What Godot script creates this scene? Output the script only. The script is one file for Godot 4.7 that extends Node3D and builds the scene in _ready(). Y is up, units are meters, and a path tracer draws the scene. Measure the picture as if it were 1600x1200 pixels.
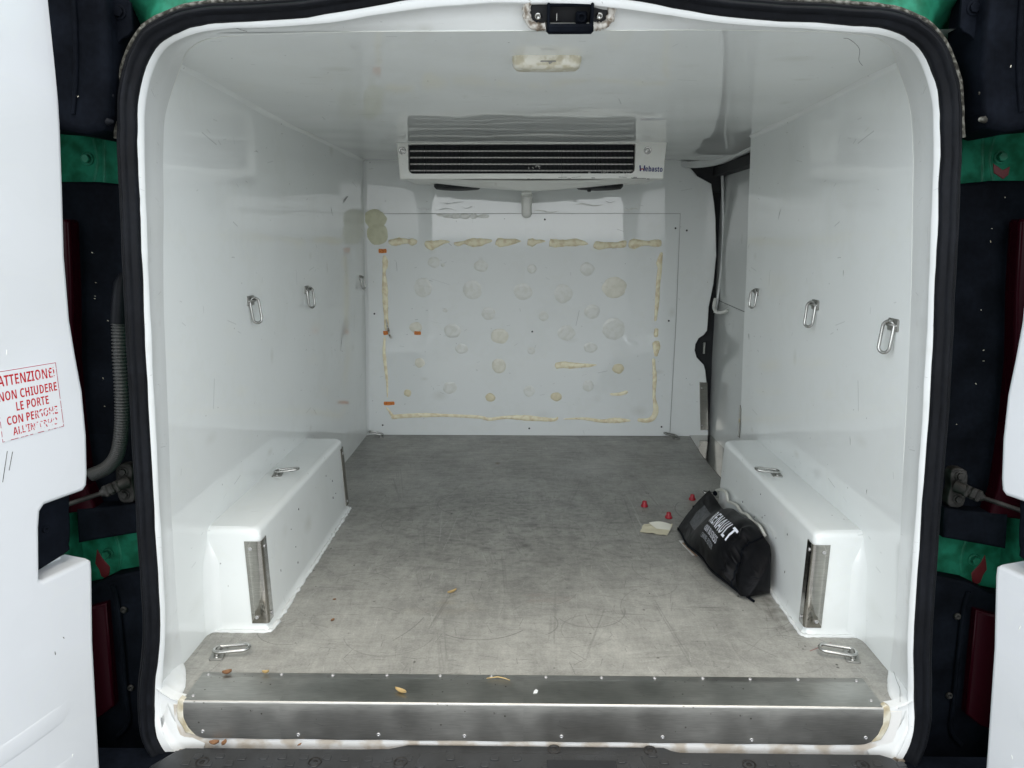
extends Node3D
# A refrigerated delivery van seen from behind through its open rear doors. Units are metres, y is up, the load floor is y = 0, the van points along -z.

const XC := 0.0265            # the van's middle plane
const ZP := -3.262            # face of the bulkhead panel
const ZO := -1.28             # plane of the rear door opening
var M := {}
var used := {}
var rng := RandomNumberGenerator.new()


# ------------------------------------------------------------------ mesh helpers
class MB:
	var st := SurfaceTool.new()
	func _init() -> void:
		st.begin(Mesh.PRIMITIVE_TRIANGLES)
		st.set_smooth_group(-1)
	func flat() -> void:
		st.set_smooth_group(-1)
	func smooth(g := 0) -> void:
		st.set_smooth_group(g)
	func tri(a: Vector3, b: Vector3, c: Vector3, ua := Vector2.ZERO, ub := Vector2.ZERO, uc := Vector2.ZERO) -> void:
		st.set_uv(ua)
		st.add_vertex(a)
		st.set_uv(ub)
		st.add_vertex(b)
		st.set_uv(uc)
		st.add_vertex(c)
	func quad(a: Vector3, b: Vector3, c: Vector3, d: Vector3) -> void:
		tri(a, b, c)
		tri(a, c, d)
	func fan(p: PackedVector3Array, centre: Vector3) -> void:      # convex flat face turned away from centre
		var n := (p[1] - p[0]).cross(p[2] - p[0])
		var turn := n.dot(p[0] - centre) > 0.0
		for i in range(1, p.size() - 1):
			if turn:
				tri(p[0], p[i + 1], p[i])
			else:
				tri(p[0], p[i], p[i + 1])
	func grid(rows: Array, around := false, uv := false, close_rows := false) -> void:
		var nr := rows.size()
		var nc: int = rows[0].size()
		for i in (nr if close_rows else nr - 1):
			var a: PackedVector3Array = rows[i]
			var b: PackedVector3Array = rows[(i + 1) % nr]
			for j in (nc if around else nc - 1):
				var k := (j + 1) % nc
				if uv:
					var u0 := float(j) / (nc - 1)
					var u1 := float(j + 1) / (nc - 1)
					var v0 := float(i) / (nr - 1)
					var v1 := float(i + 1) / (nr - 1)
					tri(a[j], a[k], b[k], Vector2(u0, v0), Vector2(u1, v0), Vector2(u1, v1))
					tri(a[j], b[k], b[j], Vector2(u0, v0), Vector2(u1, v1), Vector2(u0, v1))
				else:
					quad(a[j], a[k], b[k], b[j])
	func box(c: Vector3, size: Vector3, ch := 0.0, turn := Basis.IDENTITY) -> void:
		flat()
		var h := size * 0.5
		ch = minf(ch, minf(h.x, minf(h.y, h.z)) * 0.9)
		var P := func(sx: int, sy: int, sz: int, face: int) -> Vector3:
			var q := Vector3(sx * (h.x - ch), sy * (h.y - ch), sz * (h.z - ch))
			q[face] = [sx, sy, sz][face] * h[face]
			return c + turn * q
		for f in 3:
			for s in [-1, 1]:
				var ring := PackedVector3Array()
				for k in [[-1, -1], [1, -1], [1, 1], [-1, 1]]:
					var g := [0, 0, 0]
					g[f] = s
					g[(f + 1) % 3] = k[0]
					g[(f + 2) % 3] = k[1]
					ring.append(P.call(g[0], g[1], g[2], f))
				fan(ring, c)
		if ch <= 0.0:
			return
		for f in 3:
			var a := (f + 1) % 3
			var b := (f + 2) % 3
			for sa in [-1, 1]:
				for sb in [-1, 1]:
					var g0 := [0, 0, 0]
					g0[f] = -1
					g0[a] = sa
					g0[b] = sb
					var g1 := g0.duplicate()
					g1[f] = 1
					fan(PackedVector3Array([P.call(g0[0], g0[1], g0[2], a), P.call(g1[0], g1[1], g1[2], a), P.call(g1[0], g1[1], g1[2], b), P.call(g0[0], g0[1], g0[2], b)]), c)
		for sx in [-1, 1]:
			for sy in [-1, 1]:
				for sz in [-1, 1]:
					fan(PackedVector3Array([P.call(sx, sy, sz, 0), P.call(sx, sy, sz, 1), P.call(sx, sy, sz, 2)]), c)
	func tube(path: PackedVector3Array, radii, sides := 8, closed := false) -> void:
		smooth()
		var rows := []
		var n := path.size()
		var side := Vector3.ZERO
		for i in n:
			var t: Vector3
			if closed:
				t = (path[(i + 1) % n] - path[(i - 1 + n) % n]).normalized()
			else:
				t = (path[mini(i + 1, n - 1)] - path[maxi(i - 1, 0)]).normalized()
			if side == Vector3.ZERO:
				side = t.cross(Vector3.UP if absf(t.y) < 0.9 else Vector3.RIGHT).normalized()
			else:
				side = (side - t * side.dot(t)).normalized()
			var other := t.cross(side)
			var r: float = radii if radii is float else radii[i]
			var row := PackedVector3Array()
			for k in sides:
				var a := TAU * k / sides
				row.append(path[i] + (side * cos(a) + other * sin(a)) * r)
			rows.append(row)
		grid(rows, true, false, closed)
		if not closed:
			flat()
			fan(rows[0], path[1])
			fan(rows[n - 1], path[n - 2])
	func lathe(profile: PackedVector2Array, segs: int, at: Vector3, turn := Basis.IDENTITY) -> void:   # profile: (radius, height) along local y
		smooth()
		var rows := []
		for p in profile:
			var row := PackedVector3Array()
			for k in segs:
				var a := TAU * k / segs
				row.append(at + turn * Vector3(p.x * cos(a), p.y, p.x * sin(a)))
			rows.append(row)
		grid(rows, true)
	func extrude(poly: PackedVector2Array, depth: float, round_: float, xf: Transform3D, steps := 3, back := true) -> void:
		# a plate: front face at local z = 0 facing +z, its front edge rounded
		var n := poly.size()
		var area := 0.0
		for i in n:
			area += poly[i].cross(poly[(i + 1) % n])
		var miter := PackedVector2Array()
		for i in n:
			var d0 := (poly[i] - poly[(i - 1 + n) % n]).normalized()
			var d1 := (poly[(i + 1) % n] - poly[i]).normalized()
			var m := Vector2(-d0.y - d1.y, d0.x + d1.x)
			m = m / maxf(m.length_squared() * 0.5, 0.7)
			miter.append(m * signf(area))
		var rows := []
		for s in range(steps + 1):
			var a := PI * 0.5 * s / steps
			var row := PackedVector3Array()
			for i in n:
				var q := poly[i] + miter[i] * round_ * (1.0 - sin(a))
				row.append(xf * Vector3(q.x, q.y, -round_ * (1.0 - cos(a))))
			rows.append(row)
		var last := PackedVector3Array()
		for i in n:
			last.append(xf * Vector3(poly[i].x, poly[i].y, -depth))
		smooth(1)
		if round_ > 0.0:
			grid(rows, true)
		flat()
		grid([rows[steps], last], true)
		var inset := PackedVector2Array()
		for i in n:
			inset.append(poly[i] + miter[i] * round_)
		var t := Geometry2D.triangulate_polygon(inset)
		if t.size() == 0:
			var mid0 := Vector3.ZERO
			var mid1 := Vector3.ZERO
			for i in n:
				mid0 += rows[0][i] / n
				mid1 += last[i] / n
			for i in n:
				tri(rows[0][i], rows[0][(i + 1) % n], mid0)
				tri(last[i], mid1, last[(i + 1) % n])
		for i in range(0, t.size(), 3):
			tri(rows[0][t[i]], rows[0][t[i + 1]], rows[0][t[i + 2]])
			if back:
				tri(last[t[i]], last[t[i + 2]], last[t[i + 1]])
	func mesh() -> ArrayMesh:
		st.generate_normals()
		st.index()
		return st.commit()


# ------------------------------------------------------------------ pictures of surfaces, computed
class Tex:
	var w: int
	var h: int
	var d := PackedByteArray()
	func _init(w_: int, h_: int, c := Color.WHITE) -> void:
		w = w_
		h = h_
		d.resize(w * h * 3)
		for i in w * h:
			d[i * 3] = int(c.r * 255.0)
			d[i * 3 + 1] = int(c.g * 255.0)
			d[i * 3 + 2] = int(c.b * 255.0)
	func dot(x: int, y: int, c: Color, a: float) -> void:
		if x < 0 or y < 0 or x >= w or y >= h or a <= 0.0:
			return
		var i := (y * w + x) * 3
		d[i] = int(lerpf(d[i], c.r * 255.0, a))
		d[i + 1] = int(lerpf(d[i + 1], c.g * 255.0, a))
		d[i + 2] = int(lerpf(d[i + 2], c.b * 255.0, a))
	func blob(x: float, y: float, rx: float, ry: float, c: Color, a: float, soft := 0.5) -> void:
		for j in range(int(y - ry) - 1, int(y + ry) + 2):
			for i in range(int(x - rx) - 1, int(x + rx) + 2):
				var q := Vector2((i - x) / rx, (j - y) / ry).length()
				dot(i, j, c, a * clampf((1.0 - q) / soft, 0.0, 1.0))
	func stroke(p: Vector2, q: Vector2, r: float, c: Color, a: float) -> void:
		var n := int(p.distance_to(q) / maxf(r * 0.7, 0.6)) + 1
		for k in n + 1:
			var m := p.lerp(q, float(k) / n)
			blob(m.x, m.y, r, r, c, a, 0.8)
	func curve(points: Array, r: float, c: Color, a: float) -> void:
		for i in points.size() - 1:
			stroke(points[i], points[i + 1], r, c, a)
	func write(text: String, bold: bool, x0: float, y0: float, tw: float, th: float, c: Color, wear: FastNoiseLite = null, weak = null) -> void:
		var tm := TextMesh.new()
		var f := SystemFont.new()
		f.font_names = PackedStringArray(["Droid Sans"])
		f.font_weight = 700 if bold else 400
		tm.font = f
		tm.font_size = 64
		tm.depth = 0.0
		tm.curve_step = 1.0
		tm.text = text
		var arr := tm.get_mesh_arrays()
		var vs: PackedVector3Array = arr[Mesh.ARRAY_VERTEX]
		var ix = arr[Mesh.ARRAY_INDEX]
		if ix == null or ix.size() == 0:
			ix = PackedInt32Array(range(vs.size()))
		var lo := Vector2(1e9, 1e9)
		var hi := -lo
		for v in vs:
			lo = lo.min(Vector2(v.x, v.y))
			hi = hi.max(Vector2(v.x, v.y))
		var p := PackedVector2Array()
		for v in vs:
			p.append(Vector2(x0 + (v.x - lo.x) / (hi.x - lo.x) * tw, y0 + th - (v.y - lo.y) / (hi.y - lo.y) * th))
		for t in range(0, ix.size(), 3):
			var a := p[ix[t]]
			var b := p[ix[t + 1]]
			var e := p[ix[t + 2]]
			var area := (b - a).cross(e - a)
			if absf(area) < 1e-6:
				continue
			for y in range(int(minf(a.y, minf(b.y, e.y))), int(maxf(a.y, maxf(b.y, e.y))) + 1):
				for x in range(int(minf(a.x, minf(b.x, e.x))), int(maxf(a.x, maxf(b.x, e.x))) + 1):
					var q := Vector2(x + 0.5, y + 0.5)
					var u := (b - a).cross(q - a) / area
					var v2 := (e - b).cross(q - b) / area
					var w2 := (a - e).cross(q - e) / area
					if u >= 0.0 and v2 >= 0.0 and w2 >= 0.0:
						var k := 1.0
						if wear:
							k = clampf((wear.get_noise_2d(x, y) + 0.75 - float(weak.call(Vector2(float(x) / w, float(y) / h)))) * 6.0, 0.0, 1.0)
						dot(x, y, c, k)
	func tex() -> ImageTexture:
		return ImageTexture.create_from_image(Image.create_from_data(w, h, false, Image.FORMAT_RGB8, d))


func noise(freq: float, s: int, octaves := 4) -> FastNoiseLite:
	var n := FastNoiseLite.new()
	n.noise_type = FastNoiseLite.TYPE_SIMPLEX_SMOOTH
	n.seed = s
	n.frequency = freq
	n.fractal_octaves = octaves
	return n


func rnd(a: float, b: float) -> float:
	return rng.randf_range(a, b)


# ------------------------------------------------------------------ node helpers
func numbered(called: String) -> String:
	used[called] = used.get(called, -1) + 1
	return called if used[called] == 0 else "%s_%03d" % [called, used[called]]


func part(called: String, mb, m: Material, parent: Node3D) -> MeshInstance3D:
	var o := MeshInstance3D.new()
	o.name = called
	o.mesh = mb.mesh() if mb is MB else mb
	o.material_override = m
	parent.add_child(o, true)
	return o


func thing(called: String, label: String, category: String, at := Vector3.ZERO, group := "") -> Node3D:
	var o := Node3D.new()
	o.name = numbered(called)
	add_child(o)
	o.position = at
	o.set_meta("label", label)
	o.set_meta("category", category)
	if group:
		o.set_meta("group", group)
	return o


func lin(r: float, g: float, b: float) -> Color:
	return Color(r, g, b).linear_to_srgb()


func mat(c: Color, rough: float, metal := 0.0) -> StandardMaterial3D:
	var m := StandardMaterial3D.new()
	m.albedo_color = c
	m.roughness = rough
	m.metallic = metal
	return m


func tri_tex(m: StandardMaterial3D, t: Texture2D, scale: float) -> void:
	m.albedo_texture = t
	m.uv1_triplanar = true
	m.uv1_world_triplanar = true
	m.uv1_triplanar_sharpness = 8.0
	m.uv1_scale = Vector3.ONE * scale


func noise_tex(n: FastNoiseLite, size: int, lo: Color, hi: Color, from := 0.0, to := 1.0) -> NoiseTexture2D:
	var t := NoiseTexture2D.new()
	t.width = size
	t.height = size
	t.seamless = true
	t.noise = n
	var g := Gradient.new()
	g.offsets = PackedFloat32Array([from, to])
	g.colors = PackedColorArray([lo, hi])
	t.color_ramp = g
	return t


func spline(p: PackedVector3Array, per: int, closed := false) -> PackedVector3Array:
	var out := PackedVector3Array()
	var n := p.size()
	for i in (n if closed else n - 1):
		for k in per:
			var a := p[(i - 1 + n) % n] if closed else p[maxi(i - 1, 0)]
			var d := p[(i + 2) % n] if closed else p[mini(i + 2, n - 1)]
			out.append(p[i].cubic_interpolate(p[(i + 1) % n], a, d, float(k) / per))
	if not closed:
		out.append(p[n - 1])
	return out


func spline2(p: Array, per: int, closed := true) -> PackedVector2Array:
	var q := PackedVector3Array()
	for v in p:
		q.append(Vector3(v.x, v.y, 0))
	var out := PackedVector2Array()
	for v in spline(q, per, closed):
		out.append(Vector2(v.x, v.y))
	return out


func V2(x: float, y: float) -> Vector2:
	return Vector2(x, y)


func side_poly(side: int, pts: Array) -> PackedVector2Array:      # points given for the left side of the van, mirrored for the right
	var out := PackedVector2Array()
	for p in pts:
		out.append(Vector2(p.x if side < 0 else 2.0 * XC - p.x, p.y))
	return out


func sx(side: int, x: float) -> float:
	return x if side < 0 else 2.0 * XC - x


func at_z(z: float) -> Transform3D:
	return Transform3D(Basis.IDENTITY, Vector3(0, 0, z))


func rivet_mesh(r := 0.0042, h := 0.0018) -> ArrayMesh:
	var b := MB.new()
	b.lathe(PackedVector2Array([Vector2(r, -0.0005), Vector2(r, h * 0.45), Vector2(r * 0.75, h * 0.95), Vector2(r * 0.45, h), Vector2(r * 0.32, h * 0.3), Vector2(0.0, h * 0.2)]), 12, Vector3.ZERO)
	return b.mesh()


func bolt_mesh(r: float, h: float) -> ArrayMesh:
	var b := MB.new()
	b.lathe(PackedVector2Array([Vector2(r * 1.45, 0), Vector2(r * 1.45, h * 0.25), Vector2(r * 1.35, h * 0.35), Vector2(r, h * 0.35)]), 16, Vector3.ZERO)
	b.flat()
	var lo := PackedVector3Array()
	var hi := PackedVector3Array()
	var top := PackedVector3Array()
	for k in 6:
		var a := TAU * k / 6
		lo.append(Vector3(r * cos(a), h * 0.3, r * sin(a)))
		hi.append(Vector3(r * cos(a), h * 0.9, r * sin(a)))
		top.append(Vector3(r * 0.85 * cos(a), h, r * 0.85 * sin(a)))
	b.grid([lo, hi, top], true)
	b.fan(top, Vector3.ZERO)
	return b.mesh()


func placed(o: Node3D, at: Vector3, normal: Vector3, spin := 0.0) -> void:          # turn a part whose axis is y so that it stands on a surface
	var side := normal.cross(Vector3(0.31, 0.12, 0.94)).normalized()
	o.transform = Transform3D(Basis(side, normal, side.cross(normal)).rotated(normal, spin), at)


# ------------------------------------------------------------------ scene
func _ready() -> void:
	rng.seed = 71
	look()
	materials()
	setting()
	var van := thing("delivery_van", "white lined load bay of a green refrigerated van with both rear doors open", "van")
	liner(van)
	rear_body(van, -1)
	rear_body(van, 1)
	rear_common(van)
	door(van, -1)
	door(van, 1)
	cooler()
	lamp()
	rings()
	bag()
	litter()


func look() -> void:
	var cam := Camera3D.new()
	cam.name = "camera"
	cam.fov = 53.13
	cam.near = 0.05
	cam.far = 500.0
	cam.transform = Transform3D(Basis(Vector3.UP, deg_to_rad(0.938)) * Basis(Vector3.RIGHT, deg_to_rad(-10.759)), Vector3(0, 0.85, 0))
	add_child(cam)
	cam.current = true
	var env := Environment.new()
	env.background_mode = Environment.BG_SKY
	var sm := ProceduralSkyMaterial.new()
	sm.sky_top_color = Color(0.82, 0.855, 0.90)
	sm.sky_horizon_color = Color(0.91, 0.92, 0.925)
	sm.sky_curve = 0.3
	sm.ground_bottom_color = Color(0.30, 0.31, 0.31)
	sm.ground_horizon_color = Color(0.62, 0.65, 0.67)
	sm.sun_angle_max = 1.0
	var sky := Sky.new()
	sky.sky_material = sm
	env.sky = sky
	env.background_energy_multiplier = 1.0
	env.tonemap_mode = Environment.TONE_MAPPER_LINEAR
	env.tonemap_exposure = 4.0
	env.sdfgi_enabled = true
	env.ssao_enabled = true
	env.ssil_enabled = true
	var we := WorldEnvironment.new()
	we.name = "world"
	we.environment = env
	add_child(we)
	var sun := DirectionalLight3D.new()
	sun.name = "sun"
	sun.light_energy = 0.17
	sun.light_color = Color(1.0, 0.98, 0.95)
	sun.light_angular_distance = 40.0
	sun.shadow_enabled = true
	sun.rotation_degrees = Vector3(-66, 8, 0)
	add_child(sun)


func materials() -> void:
	# white gelcoat with specks and scuffs
	var t := Tex.new(1024, 1024, Color(0.985, 0.99, 0.985))
	var n := noise(0.004, 3)
	var n2 := noise(0.03, 9)
	for y in 1024:
		for x in 1024:
			var k := n.get_noise_2d(x, y) * 0.018 + n2.get_noise_2d(x, y) * 0.008
			if absf(k) > 0.004:
				t.dot(x, y, Color(0.9, 0.9, 0.86) if k < 0 else Color.WHITE, absf(k) * 6.0)
	for i in 110:
		var p := Vector2(rnd(10, 1010), rnd(10, 1010))
		var a := rnd(0, PI) if rng.randf() < 0.5 else rnd(-0.4, 0.4)
		var l := rnd(2, 16) if rng.randf() < 0.8 else rnd(20, 70)
		t.stroke(p, p + Vector2(cos(a), sin(a)) * l, rnd(0.5, 1.1), Color(0.45, 0.46, 0.45), rnd(0.06, 0.4))
	for i in 50:
		t.blob(rnd(4, 1020), rnd(4, 1020), rnd(0.6, 1.5), rnd(0.6, 1.6), Color(0.25, 0.24, 0.22), rnd(0.25, 0.8))
	for i in 14:
		t.blob(rnd(60, 960), rnd(60, 960), rnd(8, 40), rnd(6, 22), Color(0.8, 0.79, 0.74), rnd(0.1, 0.3), 1.0)
	var white_tex := t.tex()
	M.gel = mat(lin(0.845, 0.868, 0.86), 0.03)
	M.gel.metallic_specular = 0.58
	tri_tex(M.gel, white_tex, 0.71)
	M.gel.roughness_texture = noise_tex(noise(0.01, 5), 256, Color(0.7, 0.7, 0.7), Color(1, 1, 1), 0.2, 0.8)
	M.door = mat(lin(0.64, 0.66, 0.68), 0.2)
	tri_tex(M.door, noise_tex(noise(0.006, 70), 256, Color(0.97, 0.97, 0.965), Color(1, 1, 1), 0.2, 0.7), 1.1)
	M.lip = mat(lin(0.82, 0.835, 0.835), 0.22)
	tri_tex(M.lip, white_tex, 1.6)
	M.dirty_lip = mat(lin(0.78, 0.78, 0.76), 0.4)
	tri_tex(M.dirty_lip, noise_tex(noise(0.012, 33, 6), 512, Color(0.86, 0.82, 0.77), Color(1, 1, 1), 0.25, 0.5), 2.0)
	M.white_plastic = mat(lin(0.82, 0.82, 0.78), 0.3)
	tri_tex(M.white_plastic, white_tex, 1.3)
	M.grey_door = mat(lin(0.66, 0.68, 0.675), 0.1)
	tri_tex(M.grey_door, white_tex, 0.63)
	M.ragged = mat(lin(0.62, 0.60, 0.55), 0.6)
	tri_tex(M.ragged, noise_tex(noise(0.03, 8), 256, Color(0.55, 0.5, 0.45), Color(1, 1, 1), 0.25, 0.55), 6.0)
	M.cream = mat(lin(0.68, 0.66, 0.56), 0.6)
	tri_tex(M.cream, noise_tex(noise(0.02, 12), 256, Color(0.82, 0.78, 0.7), Color(1, 1, 1), 0.2, 0.7), 5.0)
	M.floor = floor_material()
	# metals
	var brushed := Tex.new(512, 512)
	var nb := noise(1.0, 4, 2)
	var nc := noise(0.012, 14, 4)
	for y in 512:
		for x in 512:
			var v := 0.86 + 0.07 * nb.get_noise_2d(x * 0.02, y * 0.9) + 0.05 * nc.get_noise_2d(x, y)
			brushed.dot(x, y, Color(v, v, v * 0.985), 1.0)
	for i in 60:
		var p := Vector2(rnd(0, 512), rnd(0, 512))
		brushed.stroke(p, p + Vector2(rnd(-30, 30), rnd(-12, 12)), 0.7, Color(0.55, 0.55, 0.55), rnd(0.1, 0.5))
	for i in 40:
		brushed.blob(rnd(0, 512), rnd(0, 512), rnd(1, 3), rnd(1, 3), Color(0.25, 0.24, 0.2), rnd(0.2, 0.7))
	var bt := brushed.tex()
	M.sill = mat(lin(0.60, 0.595, 0.58), 0.46, 1.0)
	tri_tex(M.sill, bt, 2.2)
	M.sill.roughness_texture = noise_tex(noise(0.012, 15), 256, Color(0.7, 0.7, 0.7), Color(1, 1, 1), 0.2, 0.8)
	M.guard = mat(lin(0.58, 0.56, 0.53), 0.09, 1.0)
	tri_tex(M.guard, bt, 1.7)
	M.zinc = mat(lin(0.48, 0.48, 0.46), 0.26, 1.0)
	M.plate = mat(lin(0.33, 0.33, 0.31), 0.45, 0.8)
	M.rivet = mat(lin(0.46, 0.46, 0.46), 0.4, 0.7)
	M.dark_metal = mat(lin(0.035, 0.033, 0.031), 0.6, 0.3)
	tri_tex(M.dark_metal, noise_tex(noise(0.02, 22), 256, Color(0.5, 0.48, 0.45), Color(1, 1, 1), 0.25, 0.7), 5.0)
	# black plastics and rubber with dust
	var dust := Tex.new(768, 768, Color(0.5, 0.5, 0.5))
	var nd := noise(0.006, 31)
	var ne := noise(0.05, 32)
	for y in 768:
		for x in 768:
			var v := 0.5 + 0.16 * nd.get_noise_2d(x, y) + 0.07 * ne.get_noise_2d(x, y)
			dust.dot(x, y, Color(v, v, v), 1.0)
	for i in 18:
		var p := Vector2(rnd(0, 760), rnd(0, 760))
		dust.stroke(p, p + Vector2(rnd(-9, 9), rnd(-24, 24)), rnd(0.5, 1.2), Color(0.8, 0.8, 0.78), rnd(0.1, 0.5))
	var dust_tex := dust.tex()
	M.black = mat(lin(0.020, 0.026, 0.040), 0.6)
	M.black.metallic_specular = 0.12
	tri_tex(M.black, dust_tex, 2.1)
	M.rubber = mat(lin(0.026, 0.030, 0.040), 0.5)
	M.rubber.metallic_specular = 0.25
	tri_tex(M.rubber, dust_tex, 1.6)
	M.scuff = mat(lin(0.30, 0.30, 0.29), 0.7)
	M.conduit = mat(lin(0.045, 0.046, 0.045), 0.5)
	M.tread = mat(lin(0.07, 0.078, 0.088), 0.36)
	tri_tex(M.tread, dust_tex, 2.6)
	M.void = mat(lin(0.012, 0.013, 0.015), 0.7)
	M.dusty = mat(lin(0.17, 0.17, 0.15), 0.8)
	tri_tex(M.dusty, noise_tex(noise(0.05, 41), 256, Color(0.35, 0.34, 0.3), Color(1, 1, 1), 0.3, 0.7), 7.0)
	M.green = mat(lin(0.022, 0.205, 0.125), 0.42)
	M.green.metallic_specular = 0.3
	tri_tex(M.green, noise_tex(noise(0.02, 44, 6), 512, Color(0.70, 0.72, 0.68), Color(1, 1, 1), 0.2, 0.7), 2.0)
	M.red_paint = mat(lin(0.15, 0.008, 0.014), 0.5)
	M.lamp_red = mat(lin(0.020, 0.0015, 0.0045), 0.2)
	M.lamp_red.metallic_specular = 0.2
	M.pale_ground = mat(lin(0.46, 0.46, 0.45), 0.9)  # ground out of view, pale to bounce daylight onto the ceiling
	tri_tex(M.pale_ground, noise_tex(noise(0.1, 51), 512, Color(0.6, 0.6, 0.6), Color(1, 1, 1), 0.2, 0.8), 0.5)
	M.glue = [mat(lin(0.80, 0.815, 0.775), 0.2), mat(lin(0.82, 0.805, 0.70), 0.25), mat(lin(0.80, 0.73, 0.52), 0.5), mat(lin(0.66, 0.66, 0.48), 0.4)]
	for m in M.glue:
		tri_tex(m, noise_tex(noise(0.03, 61), 256, Color(0.97, 0.97, 0.96), Color(1, 1, 1), 0.3, 0.6), 4.0)
	M.bead = mat(lin(0.95, 0.89, 0.65), 0.35)
	tri_tex(M.bead, noise_tex(noise(0.02, 62), 256, Color(0.93, 0.90, 0.86), Color(1, 1, 1), 0.25, 0.6), 5.0)
	M.orange = mat(lin(0.72, 0.25, 0.045), 0.5)
	tri_tex(M.orange, noise_tex(noise(0.06, 63), 256, Color(0.88, 0.78, 0.7), Color(1, 1, 1), 0.3, 0.6), 8.0)
	M.grime = mat(lin(0.20, 0.17, 0.13), 0.8)
	M.crack = mat(lin(0.03, 0.03, 0.03), 0.8)
	M.navy = mat(lin(0.015, 0.022, 0.16), 0.4)
	M.logo_red = mat(lin(0.35, 0.02, 0.02), 0.4)


func floor_material() -> StandardMaterial3D:
	# 1.52 m by 2.0 m of worn grey floor coating, 768 by 1024 pixels to the metre and a bit
	var W := 1152
	var H := 1536
	var t := Tex.new(W, H)
	var big := noise(0.0032, 101, 3)
	var mid := noise(0.016, 102, 4)
	var fine := noise(0.22, 103, 2)
	var gr := noise(0.055, 105, 4)
	var streak := noise(1.0, 104, 3)
	var thin := noise(1.0, 106, 2)
	var d := t.d
	for y in H:
		var far := clampf((float(y) / H - 0.62) / 0.2, 0.0, 1.0)         # the part by the bulkhead is scuffed crosswise, its colour also darkened
		for x in W:
			var v := 0.63 + 0.06 * big.get_noise_2d(x, y) + 0.055 * mid.get_noise_2d(x, y) + 0.035 * gr.get_noise_2d(x, y) + 0.045 * fine.get_noise_2d(x, y)
			v += lerpf(0.022, 0.07, far) * streak.get_noise_2d(x * 0.006, y * 0.11 + 2.0 * big.get_noise_2d(x, y)) + lerpf(0.022, 0.01, far) * streak.get_noise_2d(x * 0.10 + 500.0, y * 0.008)
			v -= 0.05 * far
			var q2 := Vector2((x - 520.0) / 520.0, (y - 700.0) / 420.0).length()
			v -= 0.06 * clampf(1.25 - q2, 0.0, 0.7) + 0.18 * maxf(0.0, gr.get_noise_2d(x * 0.6 + 300.0, y * 0.9) - 0.05) * clampf(1.3 - q2, 0.0, 1.0)  # colour darkened across the middle of the floor, mottled
			v += 0.022 * thin.get_noise_2d(x * 0.03 + 3.0 * mid.get_noise_2d(x, y), y * 0.6) + 0.010 * thin.get_noise_2d(x * 0.5 + 80.0, y * 0.02)
			var smudge := maxf(0.0, mid.get_noise_2d(x * 0.7 + 900.0, y * 1.3) - 0.12)
			var q := Vector2((x - 470.0) / 430.0, (y - 640.0) / 330.0).length()
			v -= smudge * 0.17 * clampf(1.25 - q, 0.0, 1.0)
			var i := (y * W + x) * 3
			d[i] = int(clampf(v, 0, 1) * 255.0)
			d[i + 1] = int(clampf(v * 0.995, 0, 1) * 255.0)
			d[i + 2] = int(clampf(v * 0.955, 0, 1) * 255.0)
	t.d = d
	var dark := Color(0.27, 0.27, 0.26)
	for i in 2800:                                                            # short hair scratches, both ways
		var p := Vector2(rnd(0, W), rnd(0, H))
		var a := rnd(0, PI) if rng.randf() < 0.5 else (rnd(-0.3, 0.3) + (PI * 0.5 if rng.randf() < 0.4 else 0.0))
		var l := rnd(5, 70) * rng.randf() + 4.0
		t.stroke(p, p + Vector2(cos(a), sin(a)) * l, 0.6, dark if rng.randf() < 0.62 else Color(0.85, 0.85, 0.83), rnd(0.10, 0.55))
	for i in 60:                                                             # scuffed arcs from things dragged about
		var p := Vector2(rnd(150, W - 150), rnd(120, H * 0.75))
		var a := rnd(0, TAU)
		var bend := rnd(-0.16, 0.16)
		var pts := [p]
		for k in int(rnd(8, 30)):
			a += bend
			p += Vector2(cos(a), sin(a)) * 7.0
			pts.append(p)
		t.curve(pts, rnd(0.6, 1.3), dark, rnd(0.08, 0.34))
	for i in 26:                                                             # rubbed smears
		var p := Vector2(rnd(150, 900), rnd(100, 1000))
		for k in 9:
			var q := p + Vector2(rnd(-34, 34), rnd(-14, 14))
			t.stroke(q, q + Vector2(rnd(16, 60), rnd(-8, 8)), rnd(1.5, 4.5), dark, rnd(0.02, 0.06))
	for i in 36:                                                             # drag marks along the loading path
		var p := Vector2(rnd(220, 930), rnd(80, 900))
		var lean := rnd(-0.25, 0.25)
		var l := rnd(60, 260)
		var c := dark if rng.randf() < 0.6 else Color(0.80, 0.79, 0.76)
		for k in 5:
			var q := p + Vector2(rnd(-7, 7), rnd(-20, 20))
			t.stroke(q, q + Vector2(lean * l, l * rnd(0.5, 1.0)), rnd(0.8, 2.4), c, rnd(0.03, 0.10))
	for i in 140:
		t.blob(rnd(60, W - 60), rnd(30, H - 60), rnd(0.8, 3.0), rnd(0.8, 3.0), Color(0.08, 0.07, 0.06), rnd(0.4, 0.95))
	for i in 9:                                                              # pale worn streaks along the van
		var p := Vector2(rnd(330, 470) if i < 6 else rnd(800, 960), rnd(560, 760))
		t.stroke(p, p + Vector2(rnd(-14, 14), rnd(50, 170)), rnd(1.0, 3.0), Color(0.78, 0.78, 0.76), rnd(0.1, 0.3))
	for k in 9:
		t.blob(610.0 + rnd(-40, 40), 330.0 + rnd(-14, 14), rnd(10, 34), rnd(6, 14), Color(0.55, 0.42, 0.38), 0.09, 1.0)
		t.blob(430.0 + rnd(-70, 50), 290.0 + rnd(-30, 30), rnd(10, 44), rnd(6, 22), Color(0.52, 0.45, 0.32), 0.07, 1.0)
	t.blob(478, 1200, 9, 16, Color(0.34, 0.24, 0.14), 0.5, 0.9)
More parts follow.
